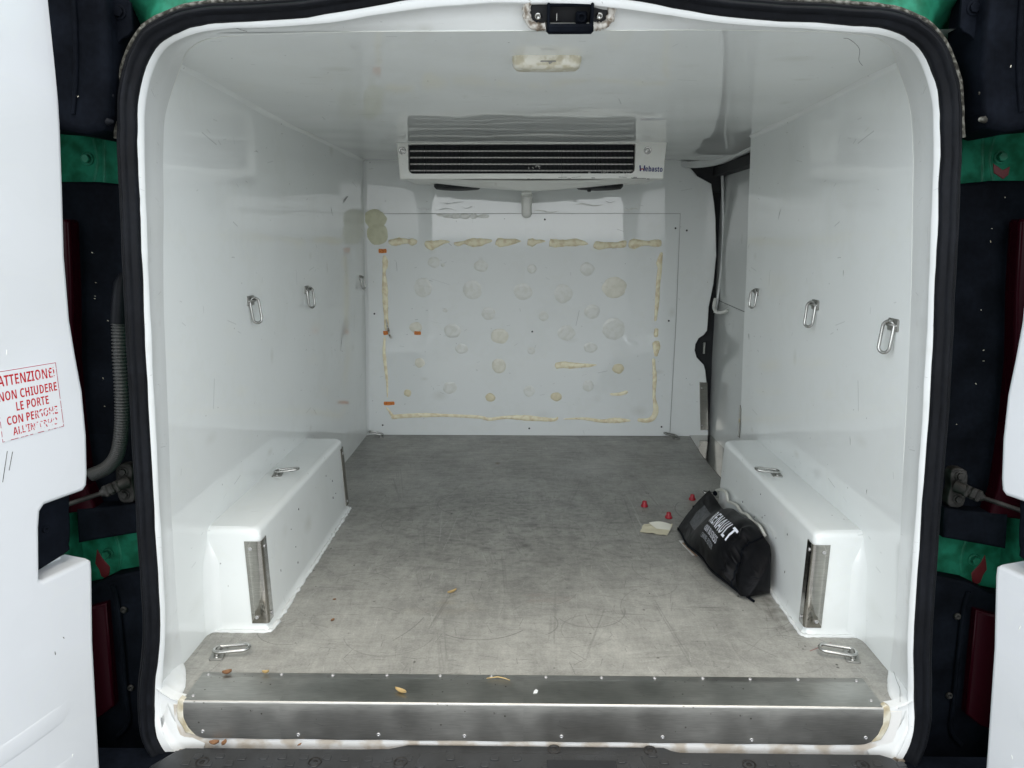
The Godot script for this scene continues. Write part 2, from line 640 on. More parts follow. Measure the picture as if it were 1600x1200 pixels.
	t.stroke(Vector2(1040, 150), Vector2(1085, 176), 1.2, Color(0.5, 0.12, 0.12), 0.5)
	for s in [[96, 900, 0], [1010, 200, 1], [92, 210, 1], [1024, 900, 0]]:     # dirt along the foot of the wheel boxes
		for k in 240:
			var along := rng.randf()
			var p := Vector2(s[0] + rnd(-14, 14), lerpf(210, 780, along))
			t.blob(p.x, p.y, rnd(2, 12), rnd(3, 16), Color(0.25, 0.23, 0.2), rnd(0.03, 0.14), 1.0)
	var m := mat(lin(0.92, 0.92, 0.92), 0.5)
	m.albedo_texture = t.tex()
	m.roughness_texture = noise_tex(noise(0.02, 107), 256, Color(0.75, 0.75, 0.75), Color(1, 1, 1), 0.2, 0.8)
	return m


func setting() -> void:
	var g := MB.new()
	var rows := []
	for i in 13:
		var row := PackedVector3Array()
		for j in 13:
			row.append(Vector3((j - 6) * 25.0, -0.62, (i - 6) * 25.0))
		rows.append(row)
	g.grid(rows)
	part("ground", g, M.pale_ground, self).set_meta("kind", "structure")


# ------------------------------------------------------------------ the load bay
func wall_x(side: int, y: float) -> float:
	return lerpf(-0.690, -0.664, clampf(y / 1.17, 0, 1.1)) if side < 0 else lerpf(0.729, 0.708, clampf(y / 1.17, 0, 1.1))


func ceil_y(z: float) -> float:
	return 1.164 + 0.016 * clampf((z + 2.2) / 0.87, 0.0, 1.0)


func liner(van: Node3D) -> void:
	var wob := noise(1.0, 77, 2)
	# side walls, gently uneven like hand-laid laminate
	for side in [-1, 1]:
		var b := MB.new()
		b.smooth()
		var rows := []
		var z_end := ZP - 0.02 if side < 0 else -2.52
		for i in 33:
			var z := lerpf(-1.40, z_end, i / 32.0)
			var row := PackedVector3Array()
			for j in 21:
				var y := lerpf(-0.01, 1.185, j / 20.0)
				row.append(Vector3(wall_x(side, y) + 0.0016 * wob.get_noise_2d(z * 2.6 + side * 9.0, y * 2.6), y, z))
			rows.append(row)
		b.grid(rows)
		if side > 0:                                                        # the end of the wall at the sliding door
			var end := []
			for x in [0.0, 0.10]:
				var row := PackedVector3Array()
				for j in 21:
					var v: Vector3 = rows[32][j]
					row.append(v + Vector3(x, 0, 0))
				end.append(row)
			b.flat()
			b.grid(end)
		var sw := part("side_wall", b, M.gel, van)
		var marks := [[1.005, -2.97, 0.98, -2.90, 0.0022], [1.00, -2.93, 0.975, -2.88, 0.0010], [0.93, -2.72, 0.955, -2.70, 0.0007], [0.49, -2.83, 0.44, -2.80, 0.0009], [0.44, -2.80, 0.43, -2.84, 0.0008], [0.28, -2.45, 0.31, -2.41, 0.0007], [1.06, -1.98, 1.058, -1.95, 0.001]] if side < 0 else [[0.42, -1.66, 0.40, -1.655, 0.0012], [0.78, -1.75, 0.765, -1.75, 0.0008], [0.55, -2.46, 0.53, -2.455, 0.0012], [0.33, -1.56, 0.318, -1.562, 0.0009], [0.93, -2.2, 0.90, -2.22, 0.0007]]
		for q in marks:
			var sc := MB.new()
			var xa: float = wall_x(side, q[0]) - side * 0.0008
			var mid := Vector3(wall_x(side, (q[0] + q[2]) * 0.5) - side * 0.0010, (q[0] + q[2]) * 0.5 + 0.003, (q[1] + q[3]) * 0.5)
			sc.tube(PackedVector3Array([Vector3(xa, q[0], q[1]), mid, Vector3(wall_x(side, q[2]) - side * 0.0008, q[2], q[3])]), [q[4] * 0.25, q[4] * 0.8, q[4] * 0.2], 5)
			part("scuff", sc, M.scuff, sw)
	# ceiling
	var c := MB.new()
	c.smooth()
	var rows := []
	for i in 41:
		var z := lerpf(-1.333, ZP - 0.02, i / 40.0)
		var row := PackedVector3Array()
		for j in 31:
			var x := lerpf(-0.68, 0.815, j / 30.0)
			var dip := 0.020 * clampf((x - 0.62) / 0.2, 0.0, 1.0) * clampf((-2.5 - z) / 0.4, 0.0, 1.0)
			row.append(Vector3(x, ceil_y(z) - dip + 0.0015 * wob.get_noise_2d(x * 3.2 + 40.0, z * 3.2), z))
		rows.append(row)
	c.grid(rows)
	part("ceiling", c, M.gel, van)
	# rounded inner corners
	for side in [-1, 1]:
		var f := MB.new()
		f.smooth()
		var fr := []
		var z_end := ZP if side < 0 else -2.52
		for i in 25:
			var z := lerpf(-1.45, z_end, i / 24.0)
			var row := PackedVector3Array()
			for k in 6:
				var a := PI * 0.5 * k / 5.0
				var r := 0.016
				row.append(Vector3(wall_x(side, 1.15) - side * r * (1.0 - sin(a)) + side * 0.001, ceil_y(z) - r * (1.0 - cos(a)) + 0.001, z))
			fr.append(row)
		f.grid(fr)
		part("corner_fillet", f, M.gel, van)
	var cf := MB.new()
	cf.smooth()
	var cr := []
	for i in 13:
		var y := lerpf(0.0, 1.165, i / 12.0)
		var row := PackedVector3Array()
		for k in 6:
			var a := PI * 0.5 * k / 5.0
			row.append(Vector3(wall_x(-1, y) - 0.001 + 0.02 * (1.0 - sin(a)), y, ZP - 0.006 + 0.02 * (1.0 - cos(a))))
		cr.append(row)
	cf.grid(cr)
	part("corner_fillet", cf, M.gel, van)
	# floor
	var fl := MB.new()
	var z0 := -1.293
	var z1 := ZP - 0.01
	var x0 := -0.70
	var x1 := 0.74
	fl.smooth()
	for i in 8:
		for j in 8:
			var q := []
			for k in [[0, 0], [1, 0], [1, 1], [0, 1]]:
				q.append(Vector2((j + k[0]) / 8.0, (i + k[1]) / 8.0))
			var p := []
			for u in q:
				p.append(Vector3(lerpf(x0, x1, u.x), 0.0, lerpf(z0, z1, u.y)))
			fl.tri(p[0], p[1], p[2], q[0], q[1], q[2])
			fl.tri(p[0], p[2], p[3], q[0], q[2], q[3])
	part("load_floor", fl, M.floor, van)
	var th := MB.new()
	th.extrude(PackedVector2Array([V2(0.708, 2.50), V2(0.835, 2.50), V2(0.835, 3.27), V2(0.722, 3.27), V2(0.706, 2.95)]), 0.004, 0.0, Transform3D(Basis(Vector3.RIGHT, -PI * 0.5), Vector3(0, 0.004, 0)), 1)
	part("door_threshold", th, M.guard, van)
	bulkhead(van)
	sliding_door(van)
	for side in [-1, 1]:
		wheel_box(van, side)
	opening(van)
	sill(van)


func bulkhead(van: Node3D) -> void:
	var root := MB.new()
	var edge := [V2(0.655, 1.175), V2(0.680, 1.130), V2(0.707, 1.100), V2(0.766, 1.069), V2(0.780, 1.0), V2(0.790, 0.933), V2(0.801, 0.777), V2(0.795, 0.66), V2(0.780, 0.563), V2(0.779, 0.50), V2(0.777, 0.462), V2(0.764, 0.444), V2(0.743, 0.430), V2(0.731, 0.405), V2(0.729, 0.377), V2(0.738, 0.348), V2(0.755, 0.330), V2(0.770, 0.315), V2(0.778, 0.29), V2(0.787, 0.233), V2(0.797, 0.1), V2(0.805, -0.01)]
	var poly := PackedVector2Array([V2(-0.70, -0.01), V2(-0.70, 1.175)])
	poly.append_array(PackedVector2Array(edge))
	root.extrude(poly, 0.03, 0.003, at_z(ZP - 0.005), 2)
	var bh := part("bulkhead", root, M.gel, van)
	var p := MB.new()
	p.smooth()
	var wob := noise(1.0, 78, 2)
	var rows := []
	for i in 15:
		var row := PackedVector3Array()
		for j in 21:
			var x := lerpf(-0.664, 0.642, j / 20.0) - (0.008 if j == 20 else 0.0) * (1.0 - i / 14.0)
			var y := lerpf(0.002, 0.948, i / 14.0)
			row.append(Vector3(x, y, ZP + 0.0006 * wob.get_noise_2d(x * 2.4, y * 2.4) - 0.0004))
		rows.append(row)
	p.grid(rows)
	var skirt := PackedVector3Array()
	var skirt2 := PackedVector3Array()
	for j in 21:
		skirt.append(rows[14][j])
		skirt2.append(rows[14][j] - Vector3(0, 0, 0.0046))
	for i in 15:
		skirt.append(rows[14 - i][20])
		skirt2.append(rows[14 - i][20] - Vector3(0, 0, 0.0046))
	p.flat()
	p.grid([skirt, skirt2])
	part("bulkhead_panel", p, M.gel, bh)
	# panel joint, screw holes
	var j1 := MB.new()
	j1.tube(PackedVector3Array([Vector3(-0.664, 0.9495, ZP - 0.0045), Vector3(0.0, 0.9505, ZP - 0.0045), Vector3(0.6435, 0.9495, ZP - 0.0045), Vector3(0.6436, 0.5, ZP - 0.0045), Vector3(0.636, 0.0, ZP - 0.0045)]), 0.0011, 6)
	part("panel_joint", j1, M.plate, bh)
	for s in [V2(0.083, 0.926), V2(0.625, 0.890), V2(0.612, 0.505), V2(-0.64, 0.533), V2(0.033, 0.458), V2(-0.62, 0.045), V2(0.022, 0.033), V2(0.598, 0.042), V2(0.672, 0.881)]:
		var b := MB.new()
		b.lathe(PackedVector2Array([Vector2(0.0040, -0.0005), Vector2(0.0038, 0.0009), Vector2(0, 0.0011)]), 10, Vector3.ZERO)
		placed(part("screw", b, M.crack, bh), Vector3(s.x, s.y, ZP + 0.0006), Vector3.BACK)
	# dried glue left by panels that were torn off: patches and beads
	var rag := noise(1.0, 201, 3)
	var spots := [[-0.382, 0.750, 0.0245, 0.0245, 0],
	[-0.344, 0.739, 0.0082, 0.0082, 0],
	[-0.183, 0.734, 0.0300, 0.0245, 0],
	[0.030, 0.723, 0.0191, 0.0191, 0],
	[0.261, 0.723, 0.0300, 0.0272, 0],
	[-0.430, 0.645, 0.0381, 0.0408, 0],
	[-0.221, 0.635, 0.0408, 0.0408, 0],
	[-0.007, 0.627, 0.0408, 0.0354, 0],
	[0.163, 0.619, 0.0408, 0.0408, 0],
	[0.378, 0.646, 0.0490, 0.0436, 1],
	[-0.337, 0.548, 0.0109, 0.0082, 0],
	[-0.154, 0.535, 0.0300, 0.0272, 0],
	[0.080, 0.524, 0.0218, 0.0218, 0],
	[0.286, 0.543, 0.0327, 0.0300, 0],
	[-0.464, 0.474, 0.0272, 0.0245, 1],
	[-0.308, 0.460, 0.0354, 0.0300, 0],
	[-0.105, 0.439, 0.0381, 0.0327, 1],
	[0.179, 0.453, 0.0381, 0.0327, 0],
	[0.380, 0.470, 0.0490, 0.0463, 0],
	[-0.270, 0.383, 0.0272, 0.0218, 0],
	[0.029, 0.376, 0.0163, 0.0163, 0],
	[0.283, 0.390, 0.0300, 0.0218, 0],
	[-0.451, 0.322, 0.0218, 0.0218, 1],
	[-0.109, 0.309, 0.0300, 0.0327, 1],
	[0.403, 0.299, 0.0245, 0.0218, 2],
	[-0.322, 0.212, 0.0300, 0.0272, 0],
	[0.021, 0.199, 0.0245, 0.0245, 0],
	[0.276, 0.223, 0.0245, 0.0245, 0],
	[-0.507, 0.189, 0.0163, 0.0163, 2],
	[-0.148, 0.170, 0.0218, 0.0191, 2],
	[0.138, 0.174, 0.0245, 0.0191, 2],
	[-0.624, 0.929, 0.0463, 0.0381, 3],
	[-0.615, 0.866, 0.0436, 0.0463, 3],
	[-0.320, 0.939, 0.0218, 0.0082, 0],
	[-0.288, 0.939, 0.0191, 0.0109, 0],
	[-0.250, 0.939, 0.0218, 0.0109, 0],
	[-0.213, 0.939, 0.0163, 0.0109, 0],
	[-0.173, 0.939, 0.0245, 0.0082, 0],
	[-0.346, 0.944, 0.0218, 0.0054, 0]]
	for s in spots:
		var b := MB.new()
		b.smooth()
		var rowsb := []
		var high: float = [0.0004, 0.0007, 0.0035, 0.0006][s[4]]
		for r in [1.0, 0.94, 0.6, 0.25, 0.0]:
			var row := PackedVector3Array()
			for k in 26:
				var a := TAU * k / 26
				var wv := 1.0 + 0.16 * rag.get_noise_3d(cos(a) * 0.9 + s[0] * 40.0, sin(a) * 0.9, s[1] * 40.0)
				var zz: float = -0.0002 if r == 1.0 else high * (1.0 - 0.55 * r * r) + 0.0005 + high * 0.18 * rag.get_noise_3d(cos(a) * r * 3.0, sin(a) * r * 3.0, s[0] * 30.0)
				row.append(Vector3(s[0] + cos(a) * s[2] * r * wv, s[1] + sin(a) * s[3] * r * wv, ZP + zz))
			rowsb.append(row)
		b.grid(rowsb, true)
		part("glue_patch", b, M.glue[s[4]], bh)
	var beads := [[[-0.571, 0.837, 0.0082], [-0.549, 0.832, 0.0163], [-0.522, 0.837, 0.0163], [-0.493, 0.837, 0.0109], [-0.469, 0.834, 0.0163], [-0.450, 0.837, 0.0054]],
	[[-0.418, 0.834, 0.0082], [-0.396, 0.821, 0.0218], [-0.370, 0.826, 0.0163], [-0.343, 0.834, 0.0109], [-0.313, 0.834, 0.0027]],
	[[-0.297, 0.829, 0.0054], [-0.278, 0.826, 0.0109], [-0.254, 0.832, 0.0082], [-0.227, 0.832, 0.0191], [-0.193, 0.832, 0.0191], [-0.160, 0.837, 0.0109], [-0.136, 0.839, 0.0054]],
	[[-0.120, 0.839, 0.0136], [-0.102, 0.832, 0.0218], [-0.075, 0.832, 0.0163], [-0.040, 0.837, 0.0109], [-0.016, 0.837, 0.0027]],
	[[0.011, 0.834, 0.0136], [0.029, 0.832, 0.0191], [0.048, 0.834, 0.0109], [0.067, 0.837, 0.0082], [0.086, 0.837, 0.0027]],
	[[0.102, 0.832, 0.0163], [0.123, 0.829, 0.0191], [0.160, 0.829, 0.0163], [0.214, 0.832, 0.0163], [0.246, 0.829, 0.0109], [0.264, 0.826, 0.0027]],
	[[0.288, 0.826, 0.0136], [0.310, 0.819, 0.0191], [0.347, 0.821, 0.0136], [0.384, 0.821, 0.0136], [0.414, 0.826, 0.0163], [0.424, 0.826, 0.0109]],
	[[0.432, 0.826, 0.0136], [0.454, 0.826, 0.0245], [0.480, 0.829, 0.0163], [0.512, 0.829, 0.0109], [0.539, 0.829, 0.0163], [0.562, 0.829, 0.0163], [0.570, 0.829, 0.0082]],
	[[-0.591, 0.779, 0.0082], [-0.587, 0.744, 0.0136], [-0.593, 0.709, 0.0082], [-0.592, 0.656, 0.0136], [-0.592, 0.588, 0.0136], [-0.591, 0.534, 0.0109], [-0.590, 0.479, 0.0109], [-0.593, 0.463, 0.0054]],
	[[-0.599, 0.435, 0.0054], [-0.604, 0.369, 0.0082], [-0.598, 0.285, 0.0082], [-0.595, 0.228, 0.0054], [-0.596, 0.166, 0.0027]],
	[[-0.603, 0.126, 0.0041], [-0.590, 0.109, 0.0054], [-0.576, 0.086, 0.0082]],
	[[-0.582, 0.080, 0.0109], [-0.529, 0.086, 0.0109], [-0.445, 0.090, 0.0109], [-0.361, 0.090, 0.0082], [-0.277, 0.087, 0.0082], [-0.193, 0.082, 0.0082], [-0.151, 0.073, 0.0082], [-0.081, 0.082, 0.0082], [0.002, 0.080, 0.0136], [0.086, 0.074, 0.0109], [0.131, 0.072, 0.0082], [0.147, 0.083, 0.0054]],
	[[0.170, 0.075, 0.0027], [0.239, 0.078, 0.0054], [0.281, 0.075, 0.0082], [0.337, 0.067, 0.0082], [0.392, 0.070, 0.0136], [0.426, 0.070, 0.0109], [0.462, 0.070, 0.0054]],
	[[0.492, 0.073, 0.0082], [0.531, 0.070, 0.0109], [0.559, 0.082, 0.0136], [0.571, 0.119, 0.0136], [0.561, 0.176, 0.0082], [0.561, 0.260, 0.0109], [0.557, 0.302, 0.0082], [0.553, 0.344, 0.0082]],
	[[0.572, 0.792, 0.0054], [0.567, 0.771, 0.0109], [0.563, 0.745, 0.0136], [0.566, 0.724, 0.0109], [0.561, 0.657, 0.0109], [0.560, 0.590, 0.0109], [0.557, 0.536, 0.0082], [0.555, 0.503, 0.0054]],
	[[0.562, 0.473, 0.0082], [0.560, 0.454, 0.0109], [0.560, 0.435, 0.0082]],
	[[0.558, 0.418, 0.0136], [0.564, 0.396, 0.0191], [0.563, 0.366, 0.0109], [0.563, 0.352, 0.0082]],
	[[0.131, 0.309, 0.0136], [0.167, 0.315, 0.0163], [0.194, 0.312, 0.0163], [0.222, 0.312, 0.0136], [0.255, 0.312, 0.0109], [0.282, 0.312, 0.0082], [0.310, 0.315, 0.0027]],
	[[0.370, 0.186, 0.0054], [0.412, 0.187, 0.0082], [0.447, 0.198, 0.0082]]]
	for l in beads:
		var c := PackedVector3Array()
		for q in l:
			c.append(Vector3(q[0], q[1], q[2]))
		c = spline(c, 5)
		var b := MB.new()
		b.smooth()
		var rowsb := []
		for i in c.size():
			var t := (c[mini(i + 1, c.size() - 1)] - c[maxi(i - 1, 0)])
			var nn := Vector2(-t.y, t.x).normalized()
			var w := maxf(c[i].z * 0.92 * (1.0 + 0.2 * rag.get_noise_2d(i * 0.6, c[i].x * 30.0)), 0.0012)
			if i == 0 or i == c.size() - 1:
				w *= 0.35
			var row := PackedVector3Array()
			for k in 9:
				var a := PI * k / 8.0
				row.append(Vector3(c[i].x + nn.x * w * cos(a), c[i].y + nn.y * w * cos(a), ZP - 0.0015 + (0.0025 + w * 0.26) * sin(a)))
			rowsb.append(row)
		b.grid(rowsb)
		part("glue_bead", b, M.bead, bh)
	for q in [[-0.596, 0.797, 0.032, 0.017, 0.0], [-0.594, 0.4515, 0.019, 0.017, 0.1], [-0.457, 0.451, 0.027, 0.015, -0.05], [-0.588, 0.143, 0.044, 0.015, 0.03]]:
		var b := MB.new()
		var poly2 := PackedVector2Array()
		for k in [V2(-0.5, -0.5), V2(-0.1, -0.56), V2(0.5, -0.45), V2(0.53, 0.1), V2(0.46, 0.5), V2(0.0, 0.46), V2(-0.5, 0.52), V2(-0.55, 0.0)]:
			poly2.append(Vector2(k.x * q[2], k.y * q[3]).rotated(q[4]))
		b.extrude(poly2, 0.004, 0.0004, Transform3D(Basis.IDENTITY, Vector3(q[0], q[1], ZP + 0.0035)), 1)
		part("tape_remnant", b, M.orange, bh)
	# a torn foam scrap hanging by the left bead
	var fs := MB.new()
	fs.tube(PackedVector3Array([Vector3(-0.590, 0.51, ZP + 0.003), Vector3(-0.583, 0.47, ZP + 0.006), Vector3(-0.575, 0.435, ZP + 0.004), Vector3(-0.568, 0.43, ZP + 0.005)]), [0.002, 0.005, 0.004, 0.006], 6)
	part("glue_bead", fs, M.ragged, bh)
	# rubbed filler above the joint
	for k in 9:
		var sm := MB.new()
		sm.smooth()
		var x := rnd(-0.45, 0.45)
		var y := rnd(0.957, 1.0)
		var lw := rnd(0.05, 0.16)
		var rws := []
		for i in 9:
			var row := PackedVector3Array()
			var s := sin(PI * i / 8.0)
			for j in 5:
				row.append(Vector3(x + lw * (i / 8.0 - 0.5), y + (j / 4.0 - 0.5) * rnd(0.004, 0.013) * s + 0.004 * sin(i * 0.9 + k), ZP - 0.0048 + 0.0006 * sin(PI * j / 4.0) * s - (0.0012 if j % 4 == 0 or i % 8 == 0 else 0.0)))
			rws.append(row)
		sm.grid(rws)
		part("filler_smear", sm, M.glue[0] if k % 3 == 0 else M.lip, bh)
	# steel plate on the bulkhead's free edge
	var g := MB.new()
	g.extrude(PackedVector2Array([V2(0.754, 0.241), V2(0.768, 0.029), V2(0.802, 0.029), V2(0.787, 0.239)]), 0.006, 0.0007, at_z(ZP + 0.001), 2)
	var gp := part("edge_plate", g, M.guard, van)
	for y in [0.215, 0.05]:
		placed(part("rivet", rivet_mesh(0.003, 0.0015), M.rivet, gp), Vector3(0.764 + (0.215 - y) * 0.05, y, ZP + 0.0012), Vector3.BACK)


func sliding_door(van: Node3D) -> void:
	var wob := noise(1.0, 79, 2)
	var b := MB.new()
	b.smooth()
	for seg in [[-0.05, 0.5785], [0.5805, 1.125]]:
		var rows := []
		for i in 15:
			var z := lerpf(-2.40, -3.34, i / 14.0)
			var row := PackedVector3Array()
			for j in 13:
				var y := lerpf(seg[0], seg[1], j / 12.0)
				var edge := 0.003 if (j == 0 or j == 12) else 0.0
				row.append(Vector3(0.818 + edge + 0.012 * pow(maxf(0.0, y - 0.5), 2.0) + 0.002 * wob.get_noise_2d(z * 3.0, y * 3.0), y + (z + 2.9) * -0.03, z))
			rows.append(row)
		b.grid(rows)
	var sd := part("sliding_door", b, M.grey_door, van)
	var back := MB.new()
	back.box(Vector3(0.87, 0.55, -2.9), Vector3(0.06, 1.4, 1.2))
	part("door_core", back, M.void, sd)
	var seal := MB.new()
	seal.box(Vector3(0.75, 0.6, ZP - 0.075), Vector3(0.35, 1.3, 0.03))
	part("dark_gap_panel", seal, M.void, sd)  # dark panel behind the gap at the bulkhead edge
	var h := MB.new()                                                          # edge profile of the door, pale against the gap
	h.tube(spline(PackedVector3Array([Vector3(0.806, 1.10, -3.255), Vector3(0.816, 0.95, -3.25), Vector3(0.822, 0.78, -3.25), Vector3(0.812, 0.62, -3.25), Vector3(0.800, 0.54, -3.24)]), 4), 0.006, 8)
	part("edge_profile", h, M.grey_door, sd)
	var st := MB.new()
	st.tube(spline(PackedVector3Array([Vector3(0.800, 0.60, -3.245), Vector3(0.790, 0.565, -3.22), Vector3(0.795, 0.548, -3.17), Vector3(0.812, 0.560, -3.11), Vector3(0.816, 0.568, -3.10)]), 4), 0.007, 8)
	part("pull_strap", st, M.white_plastic, sd)
	var lk := MB.new()
	lk.box(Vector3(0.772, 0.385, ZP - 0.03), Vector3(0.010, 0.05, 0.02), 0.002)
	part("lock_plate", lk, M.zinc, sd)
	# dark boxes stand in for the shade of the gap; rail over the door
	var gap := MB.new()
	gap.box(Vector3(0.80, 1.118, -2.9), Vector3(0.05, 0.035, 0.80))
	gap.box(Vector3(0.76, 1.10, -3.295), Vector3(0.2, 0.13, 0.03))
	part("rail_gap_shade", gap, M.void, van)
	var rail := MB.new()
	rail.smooth()
	var rows := []
	for p in spline(PackedVector3Array([Vector3(0.800, 1.150, -2.45), Vector3(0.800, 1.146, -2.75), Vector3(0.795, 1.140, -3.0), Vector3(0.770, 1.134, -3.15), Vector3(0.715, 1.131, -3.23), Vector3(0.670, 1.134, -3.262)]), 5):
		var row := PackedVector3Array()
		for q in [V2(-0.034, 0.024), V2(-0.033, 0.008), V2(-0.028, 0.001), V2(-0.018, -0.002), V2(-0.006, -0.002), V2(-0.004, 0.006), V2(0.02, 0.01)]:
			row.append(p + Vector3(q.x, q.y, 0.0))
		rows.append(row)
	rail.grid(rows)
	part("door_rail", rail, M.grey_door, van)
	var tr := MB.new()
	tr.extrude(PackedVector2Array([V2(-0.02, 0.19), V2(0.0, 0.19), V2(0.002, 0.29), V2(-0.014, 0.30), V2(-0.02, 0.285)]), 0.0025, 0.0005, Transform3D(Basis(Vector3(0, 0, -1), Vector3.UP, Vector3.RIGHT) * Basis(Vector3.UP, PI), Vector3(0.7225, 0.0, -2.515)), 1)
	part("edge_plate", tr, M.guard, van)


func wheel_box(van: Node3D, side: int) -> void:
	var b := MB.new()
	var top := 0.233
	var rr := 0.015
	var rag := noise(1.0, 300 + side, 3)
	var levels := []
	for q in [[0.0, -0.008], [0.004, -0.005], [0.009, 0.0]]:
		levels.append(q)
	for k in 6:
		levels.append([lerpf(0.02, top - rr, k / 5.0), lerpf(0.0005, 0.010, k / 5.0)])
	for k in range(1, 6):
		var a := PI * 0.5 * k / 5.0
		levels.append([top - rr + rr * sin(a), 0.010 + rr * (1.0 - cos(a))])
	var foot := func(inset: float, y: float) -> PackedVector3Array:
		var xi := (-0.562 - inset) if side < 0 else (0.612 + inset)
		var zf := -1.553 - inset * 0.9
		var zb := -2.335 + inset * 0.6
		var xw := wall_x(side, y) + side * 0.02
		var r := 0.014
		var out := PackedVector3Array()
		out.append(Vector3(xw, y, zf))
		for k in 5:
			out.append(Vector3(lerpf(wall_x(side, y), xi - side * -r, k / 4.0), y, zf))
		for k in range(1, 6):
			var a := PI * 0.5 * k / 6.0
			out.append(Vector3(xi + side * r * (1.0 - sin(a)), y, zf - r * (1.0 - cos(a))))
		for k in 15:
			out.append(Vector3(xi, y, lerpf(zf - r, zb + r, k / 14.0)))
		for k in range(1, 6):
			var a := PI * 0.5 * k / 6.0
			out.append(Vector3(xi + side * r * (1.0 - cos(a)), y, zb + r * (1.0 - sin(a))))
		out.append(Vector3(xi + side * r, y, zb))
		out.append(Vector3(xw, y, zb))
		return out
	var rows := []
	for l in levels:
		var row: PackedVector3Array = foot.call(l[1], l[0])
		for i in row.size():
			if l[0] < 0.006:                                                      # ragged sealant where it meets the floor
				row[i] += Vector3(-side * (0.004 * rag.get_noise_2d(i * 1.7, 3.0)), 0.003 * rag.get_noise_2d(i * 2.3, l[0] * 90.0) - 0.002, 0.003 * rag.get_noise_2d(i * 1.9, 9.0))
			row[i] += Vector3(0.0012, 0, 0) * rag.get_noise_2d(row[i].z * 5.0, row[i].y * 7.0)
		rows.append(row)
	b.smooth()
	b.grid(rows)
	var cap: PackedVector3Array = rows[rows.size() - 1]
	var rim := PackedVector3Array()
	for v in cap:
		rim.append(Vector3(wall_x(side, top) + side * 0.02, v.y + 0.001, v.z))
	b.grid([cap, rim])
	b.smooth(5)
	var ff := []
	for y in [0.0, 0.05, 0.1, 0.15, 0.165, 0.18, 0.195, 0.21, 0.222]:                             # laid-in fillet where the front meets the side wall
		var row := PackedVector3Array()
		for k in 7:
			var a := PI * 0.5 * k / 6.0
			var rf := lerpf(0.034, 0.004, smoothstep(0.15, 0.225, y))
			row.append(Vector3(wall_x(side, y) - side * rf * (1.0 - sin(a)), y, -1.553 - lerpf(0.0, 0.012, y / 0.23) + rf * (1.0 - cos(a)) - 0.0005))
		ff.append(row)
	b.grid(ff)
	var wb := part("wheel_box", b, M.gel, van)
	# ragged bead of sealant round the foot
	var fp: PackedVector3Array = foot.call(-0.007, 0.0)
	var bead := MB.new()
	var path := PackedVector3Array()
	var rad := []
	for i in range(1, fp.size()):
		var steps := int(ceil(fp[i].distance_to(fp[i - 1]) / 0.012))
		for k in steps:
			var v := fp[i - 1].lerp(fp[i], float(k) / steps)
			path.append(v + Vector3(0.003 * rag.get_noise_2d(v.z * 60.0, 1.0), 0.0, 0.002 * rag.get_noise_2d(v.x * 60.0, 4.0)))
			rad.append(0.0045 + 0.004 * rag.get_noise_2d(v.z * 90.0, v.x * 90.0))
	bead.tube(path, rad, 6)
	part("sealant_bead", bead, M.lip, wb)
	# chips and black rubs on the box
	for k in 9:
		var cz := rnd(-2.25, -1.65)
		var cy := rnd(0.05, 0.20)
		var s := MB.new()
		var xx := ((-0.562 - cy * 0.045) if side < 0 else (0.612 + cy * 0.045)) - side * 0.0005
		var l := rnd(0.003, 0.011)
		s.lathe(PackedVector2Array([Vector2(1, -0.001), Vector2(0.7, 0.0012), Vector2(0, 0.0016)]), 7, Vector3.ZERO)
		var o := part("paint_chip", s, M.crack if k % 3 else M.dusty, wb)
		o.transform = Transform3D(Basis(Vector3(0, 0, rnd(0.0008, 0.0016)), Vector3(-side * 0.5, 0, 0), Vector3(0, l * 0.5, l * rnd(-0.2, 0.2))), Vector3(xx, cy, cz))
	# steel corner guards with rivets
	var guards := [[-1.553, 1]]
	if side < 0:
		guards.append([-2.335, -1])
	for gd in guards:
		var g := MB.new()
		var rws := []
		var dir: float = gd[1]
		for k in 13:
			var y := lerpf(0.018, 0.205, k / 12.0)
			var inset := lerpf(0.0005, 0.010, clampf((y - 0.02) / 0.19, 0, 1)) - 0.0028
			var xi := (-0.562 - inset) if side < 0 else (0.612 + inset)
			var zf: float = gd[0] - dir * inset * (0.9 if dir > 0 else 0.6)
			var r := 0.006
			var row := PackedVector3Array()
			row.append(Vector3(xi + side * 0.037, y, zf - dir * 0.003))
			row.append(Vector3(xi + side * 0.0368, y, zf))
			row.append(Vector3(xi + side * r, y, zf))
			for a in [0.2, 0.4, 0.6, 0.8]:
				row.append(Vector3(xi + side * r * (1.0 - sin(a * PI * 0.5)), y, zf - dir * r * (1.0 - cos(a * PI * 0.5))))
			row.append(Vector3(xi, y, zf - dir * r))
			row.append(Vector3(xi, y, zf - dir * 0.034))
			row.append(Vector3(xi + side * 0.003, y, zf - dir * 0.0342))
			rws.append(row)
		g.smooth(2)
		g.grid(rws)
		var go := part("corner_guard", g, M.guard, van)
		for y in [0.032, 0.188]:
			var inset := lerpf(0.0005, 0.010, (y - 0.02) / 0.19) - 0.0028
			var xi := (-0.562 - inset) if side < 0 else (0.612 + inset)
			placed(part("rivet", rivet_mesh(), M.rivet, go), Vector3(xi + side * 0.025, y, gd[0] - dir * inset + 0.0004 * dir), Vector3(0, 0, dir))
			placed(part("rivet", rivet_mesh(), M.rivet, go), Vector3(xi - side * 0.0004, y, gd[0] - dir * 0.024), Vector3(-side, 0, 0))


